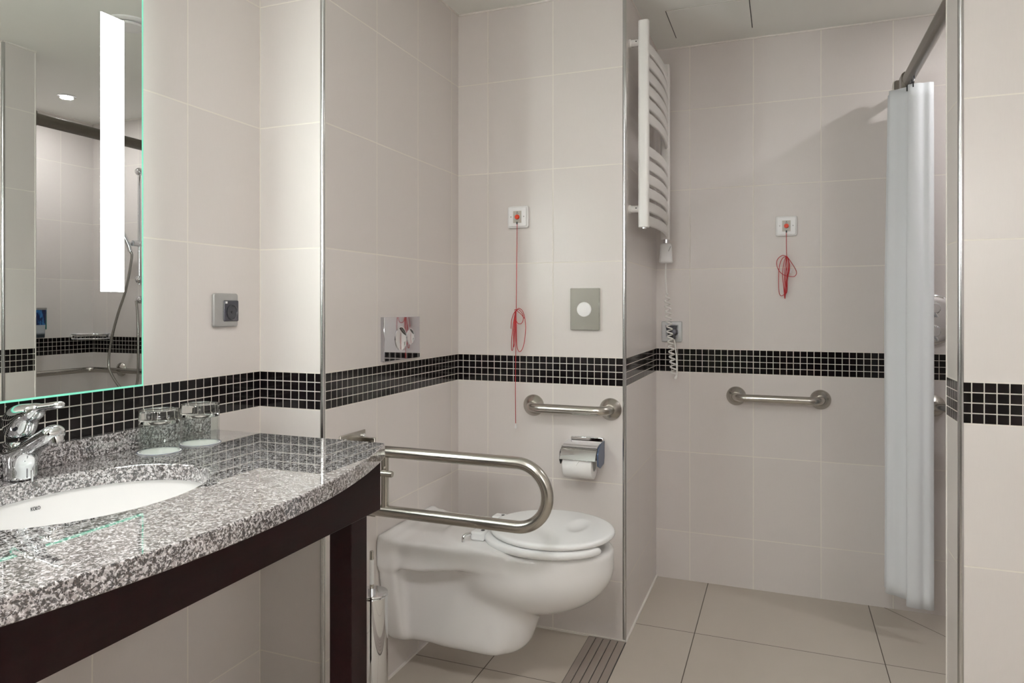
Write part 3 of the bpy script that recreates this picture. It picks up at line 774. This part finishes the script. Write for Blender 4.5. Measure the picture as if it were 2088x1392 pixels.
# drop-down support rail beside the toilet
yr3 = 1.730
t = thing('drop_down_support_rail', (X1, yr3, 0.52), 'U-shaped hinged brushed steel support rail between the vanity and the toilet', 'support rail')
bm = B(); box(bm, (X1, 1.664, 0.520), (X1 + .006, 1.7905, 0.7915)); obj('wall_plate', bm, STEEL, t, bevel=0.002)
for yy in (1.681, 1.776):
    for zz in (0.775, 0.54):
        bm = B(); lathe(bm, [(0, 0), (.0075, 0), (.0075, .004), (.005, .007), (0, .0075)], (X1 + .0058, yy, zz), axis=(1, 0, 0), seg=14); obj('bolt', bm, CHROME, t)
zt3, zb3 = 0.7455, 0.5810; R3 = (zt3 - zb3) / 2; xe = -0.5515 - R3
pts = [(X1 + .03, yr3, zt3)] + [(xe - .15 * k, yr3, zt3) for k in (2, 1)]
pts += [(xe + R3 * math.cos(a), yr3, (zt3 + zb3) / 2 + R3 * math.sin(a)) for a in np.linspace(PI / 2, -PI / 2, 25)]
pts += [(xe - .15, yr3, zb3), (xe - .3, yr3, zb3), (X1 + .03, yr3, zb3)]
bm = B(); tube(bm, pts, 0.0160, seg=28); obj('rail', bm, STEEL, t, sharp=60)
bm = B(); tube(bm, [(-1.022, yr3, zb3), (-1.022, yr3, zt3)], 0.0105, seg=20); obj('brace', bm, STEEL, t)
bm = B(); lathe(bm, [(0, 0), (.0085, 0), (.0085, .139), (.0075, .1415), (0, .142)], (X1 + .004, yr3 - .0275, 0.6915), axis=(1, 0, 0), seg=20); obj('locking_pin', bm, STEEL, t)
for yy in (yr3 - .036, yr3 + .030):
    bm = B(); box(bm, (X1 + .005, yy, 0.55), (X1 + .055, yy + .006, 0.775)); obj('hinge_cheek', bm, STEEL, t, bevel=0.002)
for zz in (zt3, zb3):
    bm = B(); tube(bm, [(X1 + .034, yr3 - .034, zz), (X1 + .034, yr3 + .034, zz)], 0.008); obj('pivot', bm, STEEL, t)

# ------------------------------------------------------------------ toilet
TY = 2.040
t = thing('toilet', (X1, TY, 0.12), 'white wall-hung toilet with closed lid behind the steel support rail', 'toilet')
def pan(x, y, z):
    x = x - X1; y = y - TY
    ay = np.abs(y)
    # plan of the upper slab
    bx2 = np.maximum(np.abs(x - 0.20) - 0.20, 0); by2 = np.maximum(ay - 0.177, 0)
    q0 = np.maximum(np.abs(x - 0.20) - 0.20, ay - 0.177)
    d_box = np.sqrt(bx2 ** 2 + by2 ** 2) + np.minimum(q0, 0)
    zlo = 0.366 + 0.045 * np.clip((x - 0.14) / 0.26, 0, 1)
    slab = smax(d_box, np.maximum(zlo - z, z - 0.45), 0.018)
    bowl = smax(ell(x, y, np.minimum(z, 0.400), (0.420, 0, 0.400), (0.256, 0.178, 0.160)), z - 0.4495, 0.014)
    # pipe housing: narrow towards the floor
    hw = 0.098 + 0.035 * np.clip((z - 0.12) / 0.3, 0, 1)
    hous = smax(smax(ay - hw, np.maximum(-x, x - 0.36), 0.02), np.abs(z - 0.265) - 0.145, 0.03)
    # trap column under the bowl
    cw = 0.418 + 0.07 * np.clip((z - 0.12) / 0.20, 0, 1.2)
    rr = 0.105 + 0.022 * np.clip((z - 0.12) / 0.25, 0, 1)
    col = np.sqrt(np.maximum(np.abs(x - (cw - rr) + 0.06) - 0.06, 0) ** 2 + y ** 2) - rr
    col = smax(col, np.abs(z - 0.24) - 0.125, 0.050)
    # flange at the wall
    fw = 0.105 + 0.079 * np.clip((z - 0.115) / 0.30, 0, 1) ** 0.55
    fl = smax(smax(ay - fw, np.maximum(-x, x - 0.060), 0.014), np.abs(z - 0.287) - 0.165, 0.03)
    lip = smax(smax(ay - 0.176, np.maximum(-x, x - 0.030 + (z - 0.45) * 0.9), 0.008), np.abs(z - 0.43) - 0.034, 0.010)
    d = smin(bowl, col, 0.030)
    d = smin(d, slab, 0.030)
    d = smin(d, hous, 0.010)
    d = smin(d, fl, 0.020)
    d = smin(d, lip, 0.012)
    return smax(d, -x, 0.002)
obj('bowl', sdf_bm(pan, (X1 - .004, TY - .20, 0.10), (X1 + .70, TY + .20, 0.485), 0.0062), CERAM, t, sharp=80)
# U-shaped seat
SX, RXs, RYs = X1 + 0.483, 0.196, 0.183
ZS = 0.4515
def seat(x, y, z):
    px, py = (x - SX) / RXs, (y - TY) / RYs
    k0 = np.sqrt(px ** 2 + py ** 2) + 1e-9; k1 = np.sqrt((px / RXs) ** 2 + (py / RYs) ** 2) + 1e-9
    o = k0 * (k0 - 1) / k1
    ring = np.abs(o + 0.034) - 0.034
    d = smax(ring, np.abs(z - ZS - 0.0135) - 0.0125, 0.014)
    gap = smax(-(x - (SX + 0.10)), np.abs(y - TY - .02) - 0.088, 0.03)
    return smax(d, -gap, 0.015)
obj('seat', sdf_bm(seat, (SX - .21, TY - .20, ZS - .006), (SX + .21, TY + .20, ZS + .036), 0.0036), SEATM, t, sharp=80)
ZL = ZS + 0.0275
def lid(x, y, z):
    px, py = (x - SX - .010) / 0.185, (y - TY) / 0.178
    k0 = np.sqrt(px ** 2 + py ** 2) + 1e-9; k1 = np.sqrt((px / 0.185) ** 2 + (py / 0.178) ** 2) + 1e-9
    o = k0 * (k0 - 1) / k1
    top = ZL + 0.017 + 0.006 * np.clip(1 - k0 * k0, 0, 1)
    d = smax(o, np.maximum(ZL - z, z - top), 0.010)
    dent = ell(x, y, z, (SX + 0.085, TY + 0.02, ZL + 0.028), (0.030, 0.070, 0.0125))
    return smax(d, -dent, 0.006)
obj('lid', sdf_bm(lid, (SX - .20, TY - .195, ZL - .006), (SX + .212, TY + .195, ZL + .034), 0.0036), SEATM, t, sharp=80)
for s in (-1, 1):
    hy = TY + s * 0.083
    bm = B(); box(bm, (SX - .212, hy - .020, ZS + .006), (SX - .168, hy + .024, ZS + .032)); hb = obj('hinge_block', bm, SEATM, t, bevel=0.006, seg=3)
    bm = B(); lathe(bm, [(0, 0), (.0150, 0), (.0150, .0015), (.0120, .0035), (0, .0035)], (SX - .224, hy - .040, ZS + .0015), seg=28)
    tube(bm, fillet([(SX - .224, hy - .040, ZS), (SX - .224, hy - .040, ZS + .024), (SX - .204, hy - .006, ZS + .024)], 0.010, 6), 0.0056, seg=14)
    o = obj('hinge_pin', bm, CHROME, t); o['label'] = 'chrome bent hinge pin'
    bm = B(); lathe(bm, [(0, 0), (.006, 0), (.006, .001), (0, .001)], (SX - .180, hy + .004, ZS + .0318), seg=16); obj('screw_cap', bm, DARK, hb)

# ------------------------------------------------------------------ toilet paper holder and roll
hx0, hx1, hz = -0.697, -0.572, 0.676
t = thing('toilet_paper_holder', (-0.634, Y2, 0.60), 'chrome toilet paper holder with a hinged cover under the wall grab bar', 'paper holder')
bm = B(); box(bm, (-0.690, Y2 - .010, 0.640), (-0.574, Y2, 0.694)); obj('wall_plate', bm, CHROME, t, bevel=0.003)
prof = [(Y2 - .002, 0.680), (Y2 - .05, 0.6785), (Y2 - .078, 0.671), (Y2 - .098, 0.655), (Y2 - .112, 0.632), (Y2 - .1105, 0.631), (Y2 - .0965, 0.6535), (Y2 - .077, 0.669), (Y2 - .05, 0.6765), (Y2 - .002, 0.678)]
bm = B(); prism(bm, prof, 'x', -0.701, -0.578); obj('cover', bm, CHROME, t, sharp=50, bevel=0.0006)
for xa, xb, mm in ((-0.576, -0.571, BLUEG), (-0.7035, -0.6995, BLACK)):
    side = [(Y2 - .002, 0.683), (Y2 - .05, 0.6805), (Y2 - .080, 0.672), (Y2 - .096, 0.652), (Y2 - .092, 0.612), (Y2 - .060, 0.600), (Y2 - .012, 0.606), (Y2 - .002, 0.63)]
    if mm is BLACK: side = [(Y2 - .070, 0.672), (Y2 - .100, 0.654), (Y2 - .106, 0.628), (Y2 - .094, 0.612), (Y2 - .080, 0.620), (Y2 - .07, .64)]
    bm = B(); prism(bm, side, 'x', xa, xb); o = obj('side_arm', bm, mm, t, bevel=0.001)
ry, rz, rR = Y2 - .0575, 0.6205, 0.0475
bm = B(); tube(bm, [(-0.6995, ry, rz + .0032), (-0.575, ry, rz + .0032)], 0.006); obj('spindle', bm, CHROME, t)
bm = B(); ro, ri = rR, 0.021
lathe(bm, [(ri, 0.0), (ro - .001, 0), (ro, .001), (ro, .099), (ro - .001, .1), (ri, .1)], (-0.6935, ry, rz - .012), axis=(1, 0, 0), seg=64)
for f in list(bm.faces):
    if len(f.verts) > 10: bm.faces.remove(f)
bm.verts.ensure_lookup_table()
r0 = bm.verts[:64]; r5 = bm.verts[-64:]
for q in range(64): bm.faces.new((r0[q], r0[(q + 1) % 64], r5[(q + 1) % 64], r5[q]))
roll = obj('toilet_roll', bm, PAPER, sharp=50); tag(roll, 'white toilet roll with a folded point hanging in the chrome holder', 'toilet paper')
bm = B()   # folded V tip lying on the roll
def rp(x, a, h=0.0006): return (x, ry - (rR + h) * math.cos(a), rz - .012 + (rR + h) * math.sin(a))
a_top, a_tip = math.radians(62), math.radians(3); M = 12
rows = []
for i in range(M + 1):
    f = i / M; a = a_top + (a_tip - a_top) * f; hwid = 0.034 * (1 - f)
    rows.append([bm.verts.new(rp(-0.6455 + s * max(hwid, 0.0003), a, hh)) for hh in (0.0004, 0.0030) for s in (-1, 1)])
for a, b in zip(rows[:-1], rows[1:]):
    for i, j in ((0, 1), (1, 3), (3, 2), (2, 0)): bm.faces.new((a[i], a[j], b[j], b[i]))
bm.faces.new((rows[0][0], rows[0][1], rows[0][3], rows[0][2])); bm.faces.new((rows[-1][0], rows[-1][1], rows[-1][3], rows[-1][2]))
obj('folded_tip', bm, PAPER, roll, sharp=30)

# ------------------------------------------------------------------ toilet brush
bx_, by_ = -1.034, 1.680
t = thing('toilet_brush', (bx_, by_, 0), 'chrome toilet brush holder standing between the vanity leg and the toilet', 'toilet brush')
bm = B(); lathe(bm, [(0, 0), (.043, 0), (.044, .004), (.044, .366), (.0425, .368), (0, .368)], (bx_, by_, 0), seg=48); obj('holder', bm, CHROME, t)
bm = B(); lathe(bm, [(0, .3685), (.0425, .3685), (.044, .370), (.044, .373), (.043, .3745), (.010, .3745), (.010, .385), (0, .385)], (bx_, by_, 0), seg=48); obj('lid', bm, CHROME, t)
bm = B(); lathe(bm, [(0, .380), (.0055, .380), (.0055, .482), (.0045, .485), (0, .485)], (bx_, by_, 0), seg=20); hd = obj('handle', bm, STEEL, t)
bm = B(); lathe(bm, [(.0060, .395), (.0060, .462), (.0050, .462), (.0050, .395)], (bx_, by_, 0), seg=20); obj('grip', bm, WHITE, hd)

# ------------------------------------------------------------------ ribbed floor strip
t = thing('ribbed_floor_strip', (-0.561, 1.7, 0), 'dark taupe ribbed floor strip running along the floor past the wall corner', 'floor strip')
bm = B(); w = 0.0255
for k in range(5):
    xa = -0.6245 + k * w
    box(bm, (xa + .0012, 0.75, 0.0), (xa + w - .0012, Y2 - .008, 0.0042))
obj('ribs', bm, STRIPM, t, bevel=0.001)
bm = B(); box(bm, (-0.6255, 0.75, 0.0), (-0.496, Y2 - .007, 0.0015)); obj('base', bm, BLACK, t)

# ------------------------------------------------------------------ towel radiator
t = thing('towel_radiator', (X2 + .04, 2.74, 1.42), 'white wall-mounted towel radiator with bowed rungs beside the shower', 'radiator')
ty0, ty1, zx0, zx1 = 2.506, 3.000, 1.4215, 2.139
txa, txb = -0.4480, -0.4480
for yy, z0_, z1_ in ((ty0, zx0, zx1), (ty1, zx0, zx1)):
    bm = B(); prof = []
    W, Dp = 0.0185, 0.0155
    for a in np.linspace(0, 2 * PI, 33)[:-1]:
        ca, sa = math.cos(a), math.sin(a)
        prof.append((txa + W * (abs(ca) ** 0.6) * (1 if ca > 0 else -1), yy + Dp * (abs(sa) ** 0.6) * (1 if sa > 0 else -1)))
    prism(bm, prof, 'z', z0_, z1_); obj('upright_tube', bm, RADW, t, bevel=0.002)
    bm = B(); lathe(bm, [(0, -.006), (.007, -.006), (.009, -.004), (.009, 0), (0, 0)], (txa, yy, z0_), seg=16); obj('end_plug', bm, CHROME if yy == ty0 else DARK, t)
def rung(z):
    bm = B(); n = 18; sec = rrect(0, 0, 0.012, 0.0365, 0.005, 4); rings = []
    for i in range(n + 1):
        f = i / n; y = ty0 + .004 + (ty1 - ty0 - .008) * f
        x = txa + 0.004 + 0.020 * math.sin(PI * f) ** 0.85
        rings.append([bm.verts.new((x + sx_, y, z + sz_)) for sx_, sz_ in sec])
    for a, b in zip(rings[:-1], rings[1:]):
        for q in range(len(sec)): bm.faces.new((a[q], a[(q + 1) % len(sec)], b[(q + 1) % len(sec)], b[q]))
    bm.faces.new(rings[0][::-1]); bm.faces.new(rings[-1])
    obj('rung', bm, RADW, t, sharp=50)
zz0 = 2.0525
for k in range(6): rung(zz0 - k * 0.0487)
for k in range(6): rung(1.6915 - k * 0.0487)
for yy in (ty0, ty1 - .03):
    for zz in (2.067, 1.487):
        bm = B(); lathe(bm, [(0, 0), (.0155, 0), (.0155, .006), (.0125, .008), (.0125, .04), (0, .04)], (X2, yy + .006, zz), axis=(1, 0, 0), seg=24); bk = obj('wall_bracket', bm, RADW, t)
        bm = B(); lathe(bm, [(0, 0), (.0022, 0), (.0022, .001), (0, .001)], (X2 + .026, yy + .006 - .0122, zz + .002), axis=(0, -1, 0), seg=10); obj('grub_screw', bm, DARK, bk)
# electric heating element under the far upright
ex, ey = txa + .002, ty1
bm = B(); lathe(bm, [(0, zx0 - .014), (.011, zx0 - .014), (.011, zx0), (0, zx0)], (ex, ey, 0), seg=20); obj('collar', bm, CHROME, t)
def heater(x, y, z):
    w = 0.0215 + 0.0055 * np.clip((zx0 - .014 - z) / 0.08, 0, 1)
    d = smax(np.abs(x - ex) - w, np.abs(y - ey) - w * 0.9, 0.014)
    return smax(d, np.abs(z - (zx0 - .056)) - 0.0415, 0.010)
ht = obj('heating_element', sdf_bm(heater, (ex - .04, ey - .04, zx0 - .105), (ex + .04, ey + .04, zx0 - .008), 0.0030), WHITE, t, sharp=70)
bm = B(); tube(bm, [(ex + .014, ey - .024, zx0 - .050), (ex + .022, ey - .022, zx0 - .030)], 0.0015, seg=8); obj('seam', bm, SILVER, ht)
zb = zx0 - .097; yk = ey
pts = smooth_path([(ex, ey, zb + .006), (ex - .002, ey, zb - .05), (ex + .003, ey, zb - .125)], 8)
za, ze = zb - .125, 0.868
nturn = 16; NP = nturn * 20
for i in range(NP + 1):
    f = i / NP; a = 2 * PI * nturn * f; ra = 0.0105 * min(1, f * 12 + 0.15)
    xc = ex + .004 + 0.026 * f ** 1.2; z = za + (ze - za) * f
    pts.append((xc + ra * math.cos(a), ey + .010 * f + ra * math.sin(a), z))
pe = pts[-1]
pts += smooth_path([pe, (ex + .034, ey + .008, 0.853), (ex + .041, ey + .012, 0.86), (ex + .039, ey + .03, 0.93), (ex + .030, ey + .050, 0.985), (ex + .025, Y3 - .038, 1.012)], 6)[1:]
bm = B(); tube(bm, pts, 0.0030, seg=8); obj('coiled_cord', bm, simple('white_cord', (0.78, 0.77, 0.74), 0.5), ht, sharp=70)
bm = B(); lathe(bm, [(0, 0), (.017, 0), (.017, .016), (.012, .024), (.006, .026), (0, .026)], (ex + .022, Y3 - .017, 1.040), axis=(0, -1, 0), seg=24)
tube(bm, [(ex + .023, Y3 - .036, 1.032), (ex + .025, Y3 - .038, 1.010)], 0.006, seg=12)
pl = obj('plug', bm, DARK2, ht); 

# ------------------------------------------------------------------ curtain rail and curtain
xr_, zr_ = 0.4150, 1.9575
t = thing('curtain_rail', (xr_, 2.6, zr_ - .03), 'bronze-grey oval curtain rail spanning the shower opening near the ceiling', 'curtain rail')
prof = []
for a in np.linspace(0, 2 * PI, 41)[:-1]:
    px_, pz_ = 0.0185 * math.cos(a), 0.026 * math.sin(a)
    if pz_ < -0.002:                       # grooved lower half
        px_ *= (1.0 if int((pz_ + .03) * 200) % 2 == 0 else 0.93)
    prof.append((xr_ + px_, zr_ + pz_))
bm = B(); prism(bm, prof, 'y', Y5 + .010, 2.955); obj('rail', bm, RAILM, t, sharp=40)
bm = B()
prism(bm, [(xr_ - .0205, zr_ - .034), (xr_ + .0205, zr_ - .034), (xr_ + .0205, zr_ + .022), (xr_ + .012, zr_ + .029), (xr_ - .012, zr_ + .029), (xr_ - .0205, zr_ + .022)], 'y', 2.925, 2.985)
obj('end_sleeve', bm, RAILM, t, bevel=0.003)
bm = B(); box(bm, (xr_ - .008, 2.98, zr_ - .020), (xr_ + .008, Y3 - .005, zr_ + .004)); obj('end_arm', bm, RAILM, t, bevel=0.003)
bm = B(); prism(bm, rrect(xr_, zr_ + .008, 0.046, 0.072, 0.008), 'y', Y3 - .007, Y3); obj('wall_plate', bm, RAILM, t, bevel=0.0015)
bm = B(); prism(bm, rrect(xr_, zr_, 0.046, 0.066, 0.008), 'y', Y5, Y5 + .012); obj('wall_plate', bm, RAILM, t, bevel=0.0015)

plan = [(0.474, 2.800), (0.460, 2.793), (0.443, 2.797), (0.427, 2.793), (0.408, 2.797), (0.3945, 2.806), (0.3960, 2.822), (0.4010, 2.836), (0.3930, 2.846), (0.378, 2.854), (0.362, 2.865), (0.3460, 2.871), (0.3400, 2.880),
        (0.3460, 2.892), (0.40, 2.897), (0.455, 2.900), (0.468, 2.910), (0.455, 2.922), (0.40, 2.926), (0.352, 2.930), (0.343, 2.940), (0.352, 2.950), (0.40, 2.955), (0.452, 2.958), (0.462, 2.968),
        (0.452, 2.978), (0.40, 2.984), (0.358, 2.990), (0.350, 3.000), (0.36, 3.010), (0.41, 3.018), (0.45, 3.026)]
path = [(p.x, p.y) for p in smooth_path([(a, b, 0) for a, b in plan], 5)]
zc0, zc1 = 0.117, 1.9050; NZ = 40
bm = B(); grid = []
for k in range(NZ + 1):
    f = k / NZ; z = zc0 + (zc1 - zc0) * f; row = []
    sc_ = 1.0 - 0.12 * max(0, (f - 0.55) / 0.45) ** 1.3 - 0.010 * math.sin(f * 9)
    for i, (a, b) in enumerate(path):
        xx = 0.432 + (a - 0.432) * (sc_ if a < 0.432 else 1.0 - 0.02 * f)
        yy = b + 0.0022 * math.sin(f * 7 + i * 0.15)
        zz = z + (0.004 * (1 - f) if b < 2.82 else 0.014 * (1 - f))
        if k == NZ and b > 2.83: zz = z + 0.004
        row.append(bm.verts.new((xx, yy, zz)))
    grid.append(row)
for a, b in zip(grid[:-1], grid[1:]):
    for i in range(len(path) - 1): bm.faces.new((a[i], a[i + 1], b[i + 1], b[i]))
cu = obj('shower_curtain', bm, CURT, sharp=70)
md = cu.modifiers.new('solid', 'SOLIDIFY'); md.thickness = 0.0016; md.offset = 0
tag(cu, 'white shower curtain bunched up and hanging from the bronze-grey rail', 'curtain')
for xx, yy in ((0.412, 2.7985), (0.400, 2.845), (0.405, 2.897), (0.405, 2.926), (0.405, 2.956)):
    bm = B(); tube(bm, fillet([(xx, yy - .003, 1.893), (xx, yy - .003, 1.912), (xr_, yy, 1.921), (xr_, yy, 1.934)], 0.003, 3), 0.0022, seg=8); obj('hook', bm, DARK, cu)

# ------------------------------------------------------------------ shower fittings (partly seen in the mirror)
t = thing('shower_valve', (0.5155, Y3, 1.0), 'round chrome shower valve plate with two knobs just behind the curtain', 'shower valve')
bm = B(); lathe(bm, [(0, -.001), (.094, -.001), (.094, .003), (.090, .007), (.070, .010), (0, .011)], (0.5160, Y3, 1.0975), axis=(0, -1, 0), seg=72); obj('plate', bm, CHROME, t, sharp=60)
for zz in (1.1410, 1.0545):
    bm = B(); lathe(bm, [(0, .010), (.024, .010), (.024, .014), (.019, .018), (.019, .040), (.017, .043), (0, .043)], (0.5190, Y3, zz), axis=(0, -1, 0), seg=40); kb = obj('knob', bm, CHROME, t)
    bm = B(); tube(bm, [(0.5190, Y3 - .034, zz - .014), (0.5290, Y3 - .036, zz - .033)], [0.006, 0.0045], seg=14); obj('lever', bm, CHROME, kb)

sxb = 0.822; ysb = Y3 - .052
t = thing('shower_set', (sxb, Y3, 1.17), 'chrome slide bar with hand shower and hose, seen in the mirror', 'shower')
bm = B(); tube(bm, [(sxb, ysb, 1.27), (sxb, ysb, 1.935)], 0.0095, seg=18); obj('slide_bar', bm, CHROME, t)
def ball(x, y, z, r):
    bm = B(); lathe(bm, [(0, -r)] + [(r * math.cos(a), r * math.sin(a)) for a in np.linspace(-PI / 2, PI / 2, 15)[1:-1]] + [(0, r)], (x, y, z), axis=(0, -1, 0), seg=28); return bm
for zz in (1.9136, 1.2991):
    bm = ball(sxb, ysb, zz, 0.0235); tube(bm, [(sxb, Y3, zz), (sxb, ysb, zz)], 0.012); obj('end_mount', bm, CHROME, t, sharp=60)
bm = ball(sxb, ysb + .005, 1.1846, 0.0235); tube(bm, [(sxb, Y3, 1.1846), (sxb, ysb, 1.1846)], 0.013); obj('hose_outlet', bm, CHROME, t, sharp=60)
bm = B(); tube(bm, [(sxb, ysb + .02, 1.5035), (sxb, ysb - .045, 1.5035)], 0.017, seg=20); tube(bm, [(sxb - .02, ysb, 1.5035), (sxb + .028, ysb, 1.5035)], 0.012, seg=16); obj('slider', bm, CHROME, t)
bm = B(); tube(bm, smooth_path([(sxb + .012, ysb - .050, 1.455), (sxb + .020, ysb - .060, 1.50), (sxb + .040, ysb - .090, 1.58), (sxb + .055, ysb - .110, 1.63)], 5), 0.0125, seg=18)
lathe(bm, [(0, -.012), (.020, -.012), (.040, 0), (.042, .010), (.040, .014), (0, .014)], (sxb + .060, ysb - .115, 1.665), axis=(0.15, -0.75, -0.55), seg=32); obj('hand_shower', bm, CHROME, t)
yh = Y3 - .095
bm = B(); tube(bm, smooth_path([(sxb + .012, ysb - .050, 1.455), (sxb + .010, yh, 1.42), (0.876, yh, 1.2437), (0.938, yh, 1.1032), (0.976, yh - .01, 0.96), (0.992, yh - .015, 0.835), (0.972, yh - .015, 0.762), (0.90, yh, 0.668), (0.83, yh, 0.655), (0.785, yh, 0.75), (0.790, Y3 - .09, 1.05), (sxb, ysb - .02, 1.178)], 8), 0.0075, seg=12); obj('hose', bm, HOSE, t, sharp=70)

# wire basket across the shower corner
t = thing('corner_shower_basket', (XR - .08, Y3 - .08, 0.955), 'chrome wire soap basket across the shower corner above the mosaic band', 'basket')
bm = B(); e = .145
for zz, rr_ in ((0.985, .0045), (0.957, .003)):
    tube(bm, [(XR - .006, Y3 - e, zz), (XR - .05, Y3 - e + .02, zz), (XR - e + .02, Y3 - .05, zz), (XR - e, Y3 - .006, zz)], rr_, seg=8)
    tube(bm, [(XR - e, Y3 - .006, zz), (XR - .006, Y3 - .006, zz), (XR - .006, Y3 - e, zz)], rr_, seg=8)
for k in range(9):
    f = (k + 1) / 10; p = Vector((XR - .006 - f * (e - .006), Y3 - .006, 0.957)); q2 = Vector((XR - .006 - f * (e - .006), Y3 - .006 - (1 - f) * (e - .006) * 0.95, 0.957))
    tube(bm, [p, q2], 0.0018, seg=6); tube(bm, [q2, q2 + Vector((0, 0, .028))], 0.0018, seg=6)
obj('wire_frame', bm, CHROME, t, sharp=60)
for x, y, ax in ((XR - e + .01, Y3, (0, -1, 0)), (XR, Y3 - e + .01, (-1, 0, 0))):
    bm = B(); lathe(bm, [(0, 0), (.017, 0), (.017, .008), (.010, .013), (0, .013)], (x, y, 0.972), axis=ax, seg=24); obj('wall_mount', bm, CHROME, t)

# soap dispenser on the right shower wall
dy, dx = 2.722, XR - .001
t = thing('soap_dispenser', (XR, dy, 0.975), 'blue printed soap dispenser bottle on the right shower wall, seen in the mirror', 'soap dispenser')
def bottle(z0_, z1_, w0, w1, d0, d1):
    bm = B(); n = 10; rings = []
    for i in range(n + 1):
        f = i / n; w = w0 + (w1 - w0) * f; dd = d0 + (d1 - d0) * f
        rings.append([bm.verts.new((dx - .006 - dd / 2 + p, dy + q_, z0_ + (z1_ - z0_) * f)) for p, q_ in rrect(0, 0, dd, w, 0.016, 4)])
    for a, b in zip(rings[:-1], rings[1:]):
        for q in range(len(a)): bm.faces.new((a[q], a[(q + 1) % len(a)], b[(q + 1) % len(b)], b[q]))
    bm.faces.new(rings[0][::-1]); bm.faces.new(rings[-1]); return bm
obj('bottle', bottle(0.975, 1.128, 0.062, 0.074, 0.050, 0.056), dispenser_material(), t, sharp=60)
obj('cap', bottle(1.128, 1.139, 0.076, 0.076, 0.058, 0.058), SILVER, t, sharp=60)
bm = B(); box(bm, (dx - .050, dy + .036, 1.02), (dx - .006, dy + .0385, 1.128)); o = obj('side_stripe', bm, GREEN, t); o['label'] = 'teal side stripe'
bm = B(); box(bm, (XR - .008, dy - .022, 0.985), (XR + .001, dy + .022, 1.125)); obj('wall_bracket', bm, SILVER, t, bevel=0.002)

# ------------------------------------------------------------------ camera, world, view
F_PX, YAW, HY, CX, CH = 1462.7168, 0.3818, 624.3223, 1008.8687, 1.1474
cam = bpy.data.cameras.new('camera'); co = bpy.data.objects.new('camera', cam); COL.objects.link(co)
co.location = (0, 0, CH); co.rotation_euler = (PI / 2, 0, YAW)
cam.sensor_fit = 'HORIZONTAL'; cam.sensor_width = 36.0; cam.lens = 36.0 * F_PX / 2088.0
cam.shift_x = (1044.0 - CX) / 2088.0; cam.shift_y = (HY - 696.0) / 2088.0
cam.clip_start = 0.02; cam.clip_end = 50
sc.camera = co
wd = bpy.data.worlds.new('world'); sc.world = wd; wd.use_nodes = True
wd.node_tree.nodes['Background'].inputs[0].default_value = (0.9, 0.95, 1.0, 1)
wd.node_tree.nodes['Background'].inputs[1].default_value = 0.05
sc.view_settings.view_transform = 'Standard'
try: sc.view_settings.look = 'None'
except Exception: pass
sc.view_settings.gamma = 1.0; sc.view_settings.use_curve_mapping = False
sc.view_settings.exposure = 0.85
cy = sc.cycles
cy.use_denoising = True; cy.max_bounces = 12; cy.diffuse_bounces = 6; cy.glossy_bounces = 6; cy.transmission_bounces = 10
cy.sample_clamp_indirect = 12.0; cy.blur_glossy = 0.3
